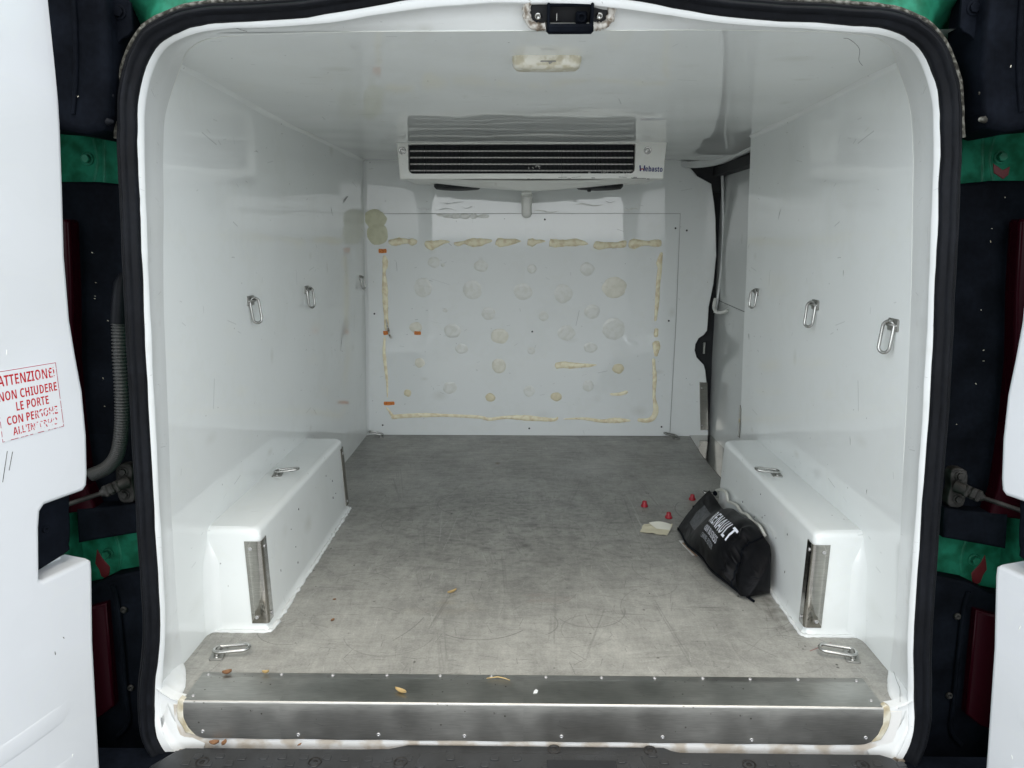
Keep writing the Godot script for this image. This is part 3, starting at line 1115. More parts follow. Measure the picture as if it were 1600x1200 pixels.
const INNER_L := [[-0.628, -0.164], [-0.653, -0.131], [-0.685, -0.071], [-0.686, 0.013], [-0.664, 0.154], [-0.6555, 0.38], [-0.647, 0.605], [-0.6395, 0.78], [-0.633, 0.92], [-0.6285, 1.005], [-0.617, 1.085], [-0.587, 1.145], [-0.538, 1.172], [-0.472, 1.182], [-0.341, 1.188], [-0.166, 1.215]]
const INNER_R := [[0.672, -0.147], [0.696, -0.114], [0.716, -0.051], [0.714, 0.027], [0.701, 0.166], [0.6935, 0.39], [0.686, 0.609], [0.6765, 0.78], [0.668, 0.92], [0.6625, 1.003], [0.650, 1.080], [0.616, 1.142], [0.560, 1.168], [0.474, 1.176], [0.306, 1.187], [0.149, 1.213]]
const SEAM_L := [[-0.600, -0.086, -1.287], [-0.645, -0.060, -1.290], [-0.667, 0.000, -1.293], [-0.688, -0.002, -1.400], [-0.688, 0.200, -1.415], [-0.684, 0.390, -1.421], [-0.6795, 0.577, -1.428], [-0.676, 0.770, -1.444], [-0.672, 0.910, -1.459], [-0.670, 1.000, -1.470], [-0.667, 1.090, -1.495], [-0.652, 1.158, -1.520], [-0.580, 1.175, -1.410], [-0.495, 1.179, -1.352], [-0.300, 1.181, -1.336], [-0.120, 1.181, -1.334]]


func inner_loop() -> PackedVector3Array:                                      # edge of the door opening, from the lower left over the top to the lower right
	var p := PackedVector3Array()
	for q in INNER_L:
		p.append(Vector3(q[0], q[1], ZO))
	p.append(Vector3(-0.009, 1.224, ZO))
	for i in INNER_R.size():
		var q = INNER_R[INNER_R.size() - 1 - i]
		p.append(Vector3(q[0], q[1], ZO))
	return spline(p, 6)


func outward(loop: PackedVector3Array) -> PackedVector3Array:
	var out := PackedVector3Array()
	var n := loop.size()
	for i in n:
		var t := loop[mini(i + 1, n - 1)] - loop[maxi(i - 1, 0)]
		out.append(Vector3(-t.y, t.x, 0).normalized())
	return out


func opening(van: Node3D) -> void:
	var inner := inner_loop()
	var nrm := outward(inner)
	var sp := PackedVector3Array()
	for q in SEAM_L:
		sp.append(Vector3(q[0], q[1], q[2]))
	sp.append(Vector3(0.02, 1.181, -1.334))
	for i in SEAM_L.size():
		var q = SEAM_L[SEAM_L.size() - 1 - i]
		var x: float = 2.0 * 0.0205 - q[0]
		sp.append(Vector3(x - 0.0015, q[1], q[2]))
	var seam := spline(sp, 6)
	var b := MB.new()
	b.smooth()
	var rag := noise(1.0, 400, 3)
	var rows := []
	var n := inner.size()
	for f in [0.0, 0.02, 0.35, 0.7, 0.84, 0.91, 0.96, 1.0, 1.03]:
		var row := PackedVector3Array()
		for i in n:
			var v := seam[i].lerp(inner[i], f)
			v += nrm[i] * (-0.010 * clampf((f - 0.7) / 0.2, 0, 1) + 0.018 * maxf(0.0, (f - 0.9) / 0.1))     # the raised rim next to the rubber
			if f > 0.1:
				v += Vector3(rag.get_noise_3d(v.x * 9, v.y * 9, f), rag.get_noise_3d(v.x * 9, v.y * 9, f + 7.0), 0) * 0.0018
			if f >= 0.96:
				v += nrm[i] * 0.0015 * rag.get_noise_2d(i * 0.35, 3.0)
			row.append(v)
		rows.append(row)
	b.grid(rows)
	var lf := part("opening_liner", b, M.lip, van)
	# hairline step where wall sheet and liner meet
	var hl := MB.new()
	var hp := PackedVector3Array()
	for i in range(26, n - 26):
		hp.append(seam[i] + Vector3(0, 0, 0.001) + nrm[i] * -0.0003)
	hl.tube(hp, 0.0008, 5)
	part("liner_joint", hl, M.glue[0], lf)
	# cracks in the laminate
	for q in [[[0.520, 1.172, -1.347], [0.535, 1.1735, -1.36], [0.562, 1.165, -1.385], [0.569, 1.150, -1.40], [0.580, 1.143, -1.41]], [[0.7205, 0.0225, -1.376], [0.7145, 0.0180, -1.349], [0.7110, 0.0155, -1.330], [0.7015, 0.0100, -1.308], [0.697, 0.0080, -1.298]], [[-0.46, 1.1795, -1.30], [-0.452, 1.181, -1.325]]]:
		var c := MB.new()
		var cp := PackedVector3Array()
		for v in q:
			cp.append(Vector3(v[0], v[1] - 0.0015, v[2]))
		c.tube(spline(cp, 5), 0.00032, 5)
		part("crack", c, M.crack, lf)
	# white lip under the sill plate, yellowed sealant beside its ends
	var lp := MB.new()
	lp.box(Vector3(0.0215, -0.052, -1.3065), Vector3(1.357, 0.096, 0.036), 0.003)
	part("sill_lip", lp, M.dirty_lip, van)
	for side in [-1, 1]:                                                        # laminate run out over the floor corner beside the sill
		var cfl := MB.new()
		cfl.smooth()
		var cin := spline(PackedVector3Array([Vector3(-0.646, 0, -1.2855), Vector3(-0.651, 0, -1.330), Vector3(-0.667, 0, -1.372), Vector3(-0.696, 0, -1.428)]), 5)
		var cout := spline(PackedVector3Array([Vector3(-0.692, 0, -1.2855), Vector3(-0.702, 0, -1.33), Vector3(-0.704, 0, -1.37), Vector3(-0.704, 0, -1.43)]), 5)
		var crows := []
		for k in 8:
			var f := k / 7.0
			var row := PackedVector3Array()
			if k == 0:
				for i in cin.size():
					row.append(Vector3(sx(side, cin[i].x + 0.001) - (0.0115 if side > 0 else 0.0), -0.002, cin[i].z))
				crows.append(row)
				row = PackedVector3Array()
			for i in cin.size():
				var v := cin[i].lerp(cout[i], f)
				row.append(Vector3(sx(side, v.x + 0.003 * (1.0 - f) * rag.get_noise_2d(i * 0.9, side * 7.0)) - (0.0115 if side > 0 else 0.0), 0.003 + 0.034 * pow(f, 1.5) + 0.0015 * rag.get_noise_2d(i * 0.6, f * 4.0 + side), v.z))
			crows.append(row)
		cfl.grid(crows)
		var face := PackedVector2Array([V2(-0.630, -0.10), V2(-0.630, 0.000)])
		for k in 8:
			face.append(V2(lerpf(-0.646, -0.692, k / 7.0), 0.003 + 0.034 * pow(k / 7.0, 1.5)))
		face.append(V2(-0.700, -0.10))
		var fp := side_poly(side, face)
		for i in fp.size():
			fp[i] += Vector2(-0.0115 if side > 0 else 0.0, 0.0)
		cfl.extrude(fp, 0.02, 0.0, at_z(-1.2893), 1)
		part("corner_fillet", cfl, M.lip, lf)
	for side in [-1, 1]:
		var s := MB.new()
		var poly := side_poly(side, [V2(-0.632, 0.003), V2(-0.634, -0.03), V2(-0.627, -0.052), V2(-0.614, -0.067), V2(-0.622, -0.068), V2(-0.634, -0.064), V2(-0.641, -0.050), V2(-0.647, -0.034), V2(-0.649, -0.014), V2(-0.645, 0.002), V2(-0.640, 0.006)])
		for i in poly.size():
			poly[i] += Vector2(0.0 if side < 0 else -0.0245, 0) + Vector2(rag.get_noise_2d(i * 2.0, side), rag.get_noise_2d(i * 2.0, 9.0)) * 0.003
		s.extrude(poly, 0.012, 0.0025, at_z(-1.2852), 3)
		part("sealant_patch", s, M.cream, van)
	for side in [-1, 1]:
		var gr := MB.new()
		for k in 22:
			var x := sx(side, rnd(-0.665, -0.615))
			gr.box(Vector3(x, -0.075 - 0.35 * (absf(x - XC) - 0.6) + rnd(-0.012, 0.006), -1.274 + rnd(-0.004, 0.006)), Vector3(rnd(0.003, 0.009), rnd(0.003, 0.008), 0.004), 0.001, Basis(Vector3.BACK, rnd(0, 3)))
		var o := part("corner_grime", gr, M.grime, van)
		o.set_meta("kind", "stuff")
	# rubber door seal: a fat bulb with an outer flap
	var s := MB.new()
	s.smooth()
	var sr := []
	var prof := [V2(0.003, -0.022), V2(0.000, -0.004), V2(0.003, 0.006), V2(0.0085, 0.005), V2(0.0105, 0.010), V2(0.014, 0.016), V2(0.0175, 0.0165), V2(0.0205, 0.012), V2(0.022, 0.006), V2(0.0232, 0.005), V2(0.0245, 0.0075), V2(0.027, 0.006), V2(0.0285, 0.0), V2(0.0285, -0.03)]
	for i in n:
		var row := PackedVector3Array()
		for q in prof:
			var kink := 0.0011 * rag.get_noise_2d(i * 0.22, 40.0) + 0.0006 * rag.get_noise_2d(i * 0.9, 47.0 + q.x * 300.0)
			row.append(inner[i] + nrm[i] * (q.x + kink) + Vector3(0, 0, q.y + (0.0016 * rag.get_noise_2d(i * 0.3, 52.0) if q.y > 0.004 else 0.0)))
		sr.append(row)
	s.grid(sr)
	part("door_rubber", s, M.rubber, van)
	var e := MB.new()
	e.smooth()
	var er := []
	for i in range(54, n - 54):
		var row := PackedVector3Array()
		var w := 0.006 + 0.002 * rag.get_noise_2d(i * 0.3, 8.0)
		for q in [V2(0.0265, -0.005), V2(0.0285, 0.0025), V2(0.0285 + w * 0.5, 0.0035), V2(0.0285 + w, 0.001), V2(0.0295 + w, -0.02)]:
			row.append(inner[i] + nrm[i] * q.x + Vector3(0, 0, q.y))
		er.append(row)
	e.grid(er)
	part("seal_flange", e, M.dusty, van)
	latch(van)


func latch(van: Node3D) -> void:
	var b := MB.new()
	var t := Transform3D(Basis(Vector3.RIGHT, deg_to_rad(38.0)), Vector3(0.069, 1.201, -1.302))
	b.extrude(PackedVector2Array([V2(-0.060, -0.017), V2(0.058, -0.017), V2(0.061, -0.008), V2(0.060, 0.018), V2(0.055, 0.021), V2(-0.058, 0.021), V2(-0.061, 0.016)]), 0.006, 0.001, t, 2)
	var l := part("door_latch", b, M.void, van)
	var c := MB.new()
	var bs := Basis(Vector3.RIGHT, deg_to_rad(14.0))
	var o := Vector3(0.070, 1.192, -1.302)
	var put := func(x: float, y: float, z: float, w: float, h: float, d: float, ch: float) -> void:
		c.box(o + bs * Vector3(x, y, z), Vector3(w, h, d), ch, bs)
	put.call(0.0, -0.016, 0.004, 0.074, 0.015, 0.034, 0.004)
	put.call(-0.034, 0.004, 0.004, 0.005, 0.034, 0.028, 0.0015)
	put.call(0.034, 0.004, 0.004, 0.005, 0.034, 0.028, 0.0015)
	put.call(0.0, 0.018, 0.002, 0.066, 0.004, 0.022, 0.001)
	part("latch_body", c, M.black, l)
	var k := MB.new()
	k.box(o + bs * Vector3(0.018, 0.0, 0.0), Vector3(0.018, 0.018, 0.018), 0.002, bs)
	k.lathe(PackedVector2Array([Vector2(0.0075, 0), Vector2(0.0075, 0.006), Vector2(0.005, 0.007), Vector2(0.004, 0.003), Vector2(0, 0.002)]), 16, o + bs * Vector3(0.018, 0.0, 0.008), bs * Basis(Vector3.RIGHT, PI * 0.5))
	part("lock_cylinder", k, M.black, l)
	var m := MB.new()
	m.box(o + bs * Vector3(-0.021, 0.001, 0.006), Vector3(0.004, 0.013, 0.006), 0.0015, bs)
	part("striker_pin", m, M.zinc, l)
	for x in [-0.049, 0.048]:
		placed(part("screw", rivet_mesh(0.006, 0.003), M.zinc, l), t * Vector3(x, -0.006, 0.0005), t.basis.z)
	var rag := noise(1.0, 500, 3)
	for s in [-1, 1]:                                                            # roughly cut laminate and filler round the hole
		var f := MB.new()
		var path := PackedVector3Array()
		var rad := []
		for q in [V2(0.020, 0.062), V2(0.008, 0.067), V2(-0.008, 0.066), V2(-0.018, 0.060), V2(-0.022, 0.052), V2(-0.023, 0.042), V2(-0.022, 0.036)]:
			path.append(t * Vector3(s * q.y, q.x, 0.001 + 0.002 * rag.get_noise_2d(q.x * 90, q.y * 90 + s)))
		path = spline(path, 4)
		for i in path.size():
			rad.append(0.0065 + 0.0035 * rag.get_noise_2d(i * 0.5, s * 5.0))
		f.tube(path, rad, 7)
		part("cut_edge", f, M.ragged, l)


func sill(van: Node3D) -> void:
	var xl := -0.636
	var xr := 0.664
	var b := MB.new()
	b.smooth()
	var prof := [V2(-1.382, 0.0005), V2(-1.3815, 0.003), V2(-1.36, 0.003), V2(-1.33, 0.003), V2(-1.290, 0.003)]
	for k in range(1, 6):
		var a := PI * 0.5 * k / 5.0
		prof.append(V2(-1.290 + 0.0045 * sin(a), 0.003 - 0.0045 * (1.0 - cos(a))))
	for y in [-0.02, -0.03]:
		prof.append(V2(-1.2855, y))
	for k in 9:
		prof.append(V2(-1.2855, lerpf(-0.034, -0.0745, sin(PI * 0.5 * k / 8.0))))
	var rows := []
	for q in prof:
		var cut := 0.0
		var r := 0.042
		if q.y < -0.0745 + r:
			cut = r - sqrt(maxf(0.0, r * r - pow(-0.0745 + r - q.y, 2.0)))
		var row := PackedVector3Array()
		for j in 41:
			row.append(Vector3(lerpf(xl + cut, xr - cut, j / 40.0), q.y + 0.0006 * sin(j * 1.3) * (1.0 if q.y < -0.07 else 0.0), q.x))
		rows.append(row)
	b.grid(rows)
	var s := part("sill_plate", b, M.sill, van)
	var rm := rivet_mesh(0.0037, 0.0014)
	for q in [V2(-0.622, -1.373), V2(-0.622, -1.302), V2(-0.478, -1.376), V2(-0.376, -1.375), V2(-0.269, -1.377), V2(-0.164, -1.377), V2(-0.063, -1.376), V2(0.044, -1.375), V2(0.153, -1.375), V2(0.257, -1.375), V2(0.351, -1.376), V2(0.443, -1.375), V2(0.536, -1.375), V2(0.648, -1.372), V2(0.648, -1.307)]:
		placed(part("rivet", rm, M.rivet, s), Vector3(q.x, 0.0032, q.y), Vector3.UP)
	for q in [V2(-0.602, -0.060), V2(-0.422, -0.065), V2(-0.271, -0.063), V2(-0.110, -0.064), V2(0.071, -0.063), V2(0.259, -0.062), V2(0.424, -0.066), V2(0.634, -0.059)]:
		placed(part("rivet", rm, M.rivet, s), Vector3(q.x, q.y, -1.2853), Vector3.BACK)
	# black plastic entry step in front of it
	var t := MB.new()
	var up := Transform3D(Basis(Vector3.RIGHT, -PI * 0.5), Vector3(0, -0.082, 0))
	t.extrude(PackedVector2Array([V2(-0.640, 1.262), V2(-0.628, 1.269), V2(-0.30, 1.271), V2(-0.25, 1.273), V2(-0.232, 1.279), V2(-0.215, 1.2845), V2(0.262, 1.2845), V2(0.274, 1.276), V2(0.29, 1.271), V2(0.655, 1.271), V2(0.672, 1.262), V2(0.70, 1.22), V2(0.71, 1.10), V2(-0.69, 1.10), V2(-0.67, 1.22)]), 0.03, 0.003, up, 2)
	var tr := part("entry_step", t, M.tread, van)
	var st := MB.new()
	st.extrude(spline2([V2(-0.20, 1.11), V2(0.22, 1.11), V2(0.222, 1.20), V2(0.216, 1.245), V2(0.196, 1.258), V2(0.0, 1.260), V2(-0.17, 1.258), V2(-0.19, 1.245), V2(-0.197, 1.20)], 4), 0.006, 0.002, Transform3D(Basis(Vector3.RIGHT, -PI * 0.5), Vector3(0, -0.0795, 0)), 2)
	part("step_pad", st, M.tread, tr)
	for q in [V2(-0.581, -1.229), V2(-0.377, -1.232), V2(-0.222, -1.235), V2(0.057, -1.274), V2(0.235, -1.274), V2(0.407, -1.238), V2(0.611, -1.240)]:
		var c := MB.new()
		c.lathe(PackedVector2Array([Vector2(0.0125, -0.004), Vector2(0.0125, 0.0008), Vector2(0.0115, 0.0014), Vector2(0.0095, 0.0004), Vector2(0.009, -0.002), Vector2(0.006, -0.0018), Vector2(0.0055, -0.0004), Vector2(0.002, 0.0), Vector2(0, -0.0012)]), 20, Vector3.ZERO)
		placed(part("screw", c, M.dark_metal, tr), Vector3(q.x, -0.0815, q.y), Vector3.UP)
	# worn raised studs on the step
	var sq := MB.new()
	sq.extrude(spline2([V2(-0.007, -0.006), V2(0.007, -0.006), V2(0.0075, 0.0), V2(0.006, 0.006), V2(-0.006, 0.006), V2(-0.0075, 0.0)], 3), 0.002, 0.0008, Transform3D(Basis(Vector3.RIGHT, -PI * 0.5), Vector3.ZERO), 2)
	var sm := sq.mesh()
	for i in 9:
		for j in 34:
			var x := -0.61 + j * 0.0385 + (0.018 if i % 2 else 0.0) + rnd(-0.003, 0.003)
			var z := -1.262 + i * 0.0185 + rnd(-0.002, 0.002)
			if z < -1.258 and (x < -0.2 or x > 0.25):
				continue
			if rng.randf() < 0.25 or z > -1.16:
				continue
			var o := part("tread_stud", sm, M.tread, tr)
			o.transform = Transform3D(Basis(Vector3.UP, rnd(-0.15, 0.15)), Vector3(x, -0.0782 if absf(x - 0.01) < 0.205 and z > -1.257 else -0.0808, z))
	var ls := MB.new()
	ls.box(Vector3(0.105, -0.0785, -1.212), Vector3(0.125, 0.004, 0.055), 0.0015)
	part("latch_slot_shade", ls, M.void, tr)  # dark box laid on the step as the shade inside the slot
	var bp := MB.new()
	bp.box(Vector3(XC, -0.27, -1.20), Vector3(1.86, 0.34, 0.24), 0.03)
	part("rear_bumper", bp, M.black, van)


# ------------------------------------------------------------------ green body round the opening, door jambs
func rear_common(van: Node3D) -> void:
	var inner := inner_loop()
	var nrm := outward(inner)
	var n := inner.size()
	var b := MB.new()
	b.smooth()
	var rows := []
	for f in [0.0, 0.3, 1.0]:
		var row := PackedVector3Array()
		for i in n:
			var v := inner[i] + nrm[i] * 0.026
			var far := Vector3(clampf(XC + (v.x - XC) * 4.0, XC - 0.93, XC + 0.93), clampf(0.55 + (v.y - 0.55) * 4.0, -0.45, 1.55), -1.36)
			var deep := smoothstep(0.57, 0.64, absf(v.x - XC)) * smoothstep(1.20, 1.11, v.y)      # beside the doors the frame steps back
			v.z = -1.288
			if f == 0.3:
				v = v + nrm[i] * 0.04
				v.z = lerpf(-1.300, -1.459, deep)
			elif f == 1.0:
				v = far
				v.z = lerpf(-1.31, -1.459, deep)
			row.append(v)
		rows.append(row)
	b.grid(rows)
	part("rear_frame", b, M.green, van)
	# outer skin: sides, roof, underside and front wall close the bay off from daylight
	var s := MB.new()
	s.box(Vector3(XC - 0.94, 0.55, -2.36), Vector3(0.03, 2.0, 2.10), 0.005)
	part("side_panel", s, M.green, van)
	s = MB.new()
	s.box(Vector3(XC + 0.94, 0.55, -2.36), Vector3(0.03, 2.0, 2.10), 0.005)
	part("side_panel", s, M.green, van)
	var r := MB.new()
	r.box(Vector3(XC, 1.56, -2.36), Vector3(1.85, 0.03, 2.10), 0.005)
	part("roof", r, M.green, van)
	var u := MB.new()
	u.box(Vector3(XC, -0.42, -2.36), Vector3(1.85, 0.03, 2.08))
	u.box(Vector3(XC, 0.55, -3.42), Vector3(1.91, 2.0, 0.03))
	part("underbody", u, M.void, van)


func rear_body(van: Node3D, side: int) -> void:
	var P := func(pts: Array) -> PackedVector2Array: return side_poly(side, pts)
	var pt := func(x: float, y: float, z: float) -> Vector3: return Vector3(sx(side, x), y, z)
	# upper hinge cover, a bulging black moulding
	var c := MB.new()
	c.extrude(P.call([V2(-0.860, 1.34), V2(-0.650, 1.34), V2(-0.646, 1.25), V2(-0.639, 1.20), V2(-0.640, 1.15), V2(-0.645, 1.09), V2(-0.652, 1.04), V2(-0.662, 1.018), V2(-0.690, 1.010), V2(-0.714, 1.014), V2(-0.745, 1.020), V2(-0.860, 1.030)]), 0.11, 0.012, at_z(-1.245), 5)
	var hc := part("hinge_cover", c, M.black, van)
	var ridge := MB.new()
	ridge.tube(spline(PackedVector3Array([pt.call(-0.690, 1.33, -1.243), pt.call(-0.686, 1.2, -1.243), pt.call(-0.694, 1.1, -1.243), pt.call(-0.705, 1.04, -1.244)]), 4), 0.004, 8)
	part("cover_rib", ridge, M.black, hc)
	var stubs := [V2(-0.663, 1.070), V2(-0.667, 1.031)]
	for q in stubs:
		var k := MB.new()
		k.tube(PackedVector3Array([pt.call(q.x - 0.014, q.y, -1.262), pt.call(q.x - 0.010, q.y, -1.256), pt.call(q.x + 0.010, q.y, -1.256), pt.call(q.x + 0.014, q.y, -1.262)]), [0.003, 0.0065, 0.0065, 0.003], 10)
		part("rubber_stop", k, M.dusty if side > 0 else M.rubber, van)
	var br := MB.new()
	br.extrude(P.call([V2(-0.660, 1.216), V2(-0.618, 1.214), V2(-0.615, 1.210), V2(-0.616, 1.170), V2(-0.622, 1.163), V2(-0.634, 1.157), V2(-0.645, 1.145), V2(-0.662, 1.145)]), 0.006, 0.0015, at_z(-1.275), 2)
	var bk := part("hinge_bracket", br, M.black, van)
	placed(part("bolt", bolt_mesh(0.008, 0.006), M.black, bk), pt.call(-0.634, 1.196, -1.275), Vector3.BACK)
	# green panel with its bolt and pressed line
	for q in [[-0.8083, 0.9938], [-0.8477, 0.2185]]:
		placed(part("bolt", bolt_mesh(0.0085, 0.012), M.green, van), pt.call(q[0], q[1], -1.4601), Vector3.BACK)
	for q in [[V2(-0.7945, 1.0321), V2(-0.7902, 0.9916), V2(-0.8019, 0.9490)], [V2(-0.8286, 0.2600), V2(-0.8222, 0.2121), V2(-0.8382, 0.1631), V2(-0.8808, 0.1343)], [V2(-0.7732, 1.0321), V2(-0.7817, 0.9490)]]:
		var r := MB.new()
		var path := PackedVector3Array()
		for v in q:
			path.append(pt.call(v.x, v.y, -1.4622))
		r.tube(spline(path, 4), 0.0045, 8)
		part("pressed_rib", r, M.green, van)
	var red := MB.new()
	red.extrude(P.call([V2(-0.8680, 0.2280), V2(-0.8595, 0.2089), V2(-0.8456, 0.1897), V2(-0.8488, 0.1727), V2(-0.8563, 0.1641), V2(-0.8658, 0.1695), V2(-0.8690, 0.1854), V2(-0.8754, 0.1972)]), 0.008, 0.001, at_z(-1.4575), 1)
	part("red_undercoat", red, M.red_paint, van)
	if side > 0:
		var rd := MB.new()
		rd.extrude(P.call([V2(-0.8275, 0.9778), V2(-0.8158, 0.9714), V2(-0.7966, 0.9831), V2(-0.7998, 0.9661), V2(-0.8179, 0.9554), V2(-0.8264, 0.9629)]), 0.008, 0.001, at_z(-1.4575), 1)
		part("red_undercoat", rd, M.red_paint, van)
	# long black trim with the tail lamp beside it
	var t := MB.new()
	t.extrude(P.call([V2(-0.9798, 0.9512), V2(-0.7828, 0.9512), V2(-0.7029, 0.9437), V2(-0.7114, 0.8170), V2(-0.7221, 0.6253), V2(-0.7327, 0.3974), V2(-0.7348, 0.3250), V2(-0.9798, 0.3228)]), 0.03, 0.006, at_z(-1.4324), 3)
	var tp := part("jamb_trim", t, M.black, van)
	var tl := MB.new()
	tl.extrude(P.call([V2(-0.9585, 0.8830), V2(-0.8264, 0.8830), V2(-0.8222, 0.8777), V2(-0.8296, 0.7541), V2(-0.8424, 0.6295), V2(-0.8456, 0.5092), V2(-0.8414, 0.3814), V2(-0.8286, 0.3335), V2(-0.9585, 0.3132)]), 0.05, 0.006, at_z(-1.4005), 4)
	part("tail_lamp", tl, M.lamp_red, van)
	# lower trim with a red reflector
	var lt := MB.new()
	lt.extrude(P.call([V2(-0.9798, 0.1418), V2(-0.8605, 0.1663), V2(-0.8179, 0.1876), V2(-0.7348, 0.2035), V2(-0.7455, 0.0513), V2(-0.7455, -0.0766), V2(-0.7455, -0.2257), V2(-0.7455, -0.4812), V2(-0.9798, -0.4812)]), 0.03, 0.006, at_z(-1.4218), 3)
	var lo := part("jamb_trim", lt, M.black, van)
	var step := MB.new()
	step.tube(spline(PackedVector3Array([pt.call(-0.8211, 0.1673, -1.4207), pt.call(-0.8137, 0.1120, -1.4196), pt.call(-0.8158, -0.0797, -1.4196), pt.call(-0.8190, -0.1383, -1.4196), pt.call(-0.8424, -0.1681, -1.4196)]), 5), 0.005, 8)
	part("moulded_edge", step, M.black, lo)
	for q in [V2(-0.8041, 0.1152), V2(-0.8062, -0.0574)]:
		placed(part("screw", rivet_mesh(0.007, 0.004), M.dark_metal, lo), pt.call(q.x, q.y, -1.4202), Vector3.BACK)
	var rf := MB.new()
	rf.extrude(P.call([V2(-0.9478, 0.1045), V2(-0.8307, 0.1354), V2(-0.8350, -0.0883), V2(-0.8669, -0.1149), V2(-0.9553, -0.1404)]), 0.03, 0.004, at_z(-1.4037), 3)
	part("reflector", rf, M.lamp_red, van)
	# lower hinge block, check strap and its bracket
	var hb := MB.new()
	hb.extrude(P.call([V2(-0.8648, 0.3356), V2(-0.8328, 0.3377), V2(-0.7455, 0.3473), V2(-0.7476, 0.2877), V2(-0.8307, 0.2728), V2(-0.8690, 0.2653)]), 0.06, 0.006, at_z(-1.3973), 4)
	part("hinge_block", hb, M.black, van)
	var sb := MB.new()
	sb.extrude(P.call(spline2([V2(-0.7849, 0.4165), V2(-0.7604, 0.4208), V2(-0.7551, 0.4070), V2(-0.7583, 0.3857), V2(-0.7551, 0.3622), V2(-0.7604, 0.3452), V2(-0.7849, 0.3473), V2(-0.7892, 0.3814)], 3)), 0.03, 0.002, at_z(-1.4111), 2)
	var cs := part("check_strap", sb, M.dark_metal, van)
	for q in [V2(-0.7732, 0.4070), V2(-0.7743, 0.3612)]:
		placed(part("bolt", bolt_mesh(0.007, 0.006), M.dark_metal, cs), pt.call(q.x, q.y, -1.4111), Vector3.BACK)
	var arm := MB.new()
	arm.tube(PackedVector3Array([pt.call(-0.7625, 0.3889, -1.4037), pt.call(-0.7732, 0.3867, -1.3909), pt.call(-0.7924, 0.3782, -1.3781), pt.call(-0.8009, 0.3761, -1.3739)]), [0.012, 0.011, 0.010, 0.006], 10)
	arm.box(pt.call(-0.7860, 0.3825, -1.3781), Vector3(0.022, 0.020, 0.014), 0.003, Basis(Vector3.BACK, side * -0.35))
	part("strap_arm", arm, M.dark_metal, cs)
	var bar := MB.new()
	bar.tube(PackedVector3Array([pt.call(-0.7966, 0.3771, -1.3739), pt.call(-0.8360, 0.3681, -1.3440), pt.call(-0.8520, 0.3644, -1.3312)]), 0.0045, 6)
	for q in [0.3, 0.5, 0.68]:
		bar.box(pt.call(lerpf(-0.7604, -0.8009, q), lerpf(0.3910, 0.3761, q), lerpf(-1.3909, -1.3653, q)), Vector3(0.008, 0.022, 0.010), 0.002, Basis(Vector3.BACK, side * -0.35))
	part("strap_bar", bar, M.dark_metal, cs)
	if side < 0:                                                                # ribbed cable conduit only on the left
		var w := MB.new()
		var path := spline(PackedVector3Array([Vector3(-0.7466, 0.7020, -1.3973), Vector3(-0.7498, 0.6370, -1.3951), Vector3(-0.7519, 0.5624, -1.3930), Vector3(-0.7572, 0.4986, -1.3909), Vector3(-0.7689, 0.4496, -1.3888), Vector3(-0.7902, 0.4229, -1.3866), Vector3(-0.8200, 0.4091, -1.3845)]), 46)
		var rad := []
		for i in path.size():
			rad.append(0.0112 + 0.0020 * (1.0 if i % 4 < 2 else -0.6))
		w.tube(path, rad, 14)
		var co := part("cable_conduit", w, M.conduit, van)
		var sl := MB.new()
		sl.tube(PackedVector3Array([Vector3(-0.7391, 0.7840, -1.4164), Vector3(-0.7412, 0.7680, -1.4079), Vector3(-0.7434, 0.7382, -1.4015), Vector3(-0.7466, 0.6956, -1.3973)]), [0.008, 0.0125, 0.014, 0.0145], 12)
		part("conduit_sleeve", sl, M.rubber, co)
	# straw and seed scraps caught in the jamb
	var sc := MB.new()
	for i in 12:
		var y := rnd(0.36, 1.2)
		var x := rnd(-0.81, -0.765)
		var z := -1.2445 if y > 1.02 else (-1.4319 if y < 0.935 else -1.458)
		if y > 1.02:
			x = rnd(-0.70, -0.672)
		sc.box(pt.call(x, y, z), Vector3(rnd(0.0005, 0.0011), rnd(0.001, 0.0038), 0.001), 0.0, Basis(Vector3.BACK, rnd(0, 3)))
	var so := part("straw_scraps", sc, M.cream, van)
	so.set_meta("kind", "stuff")


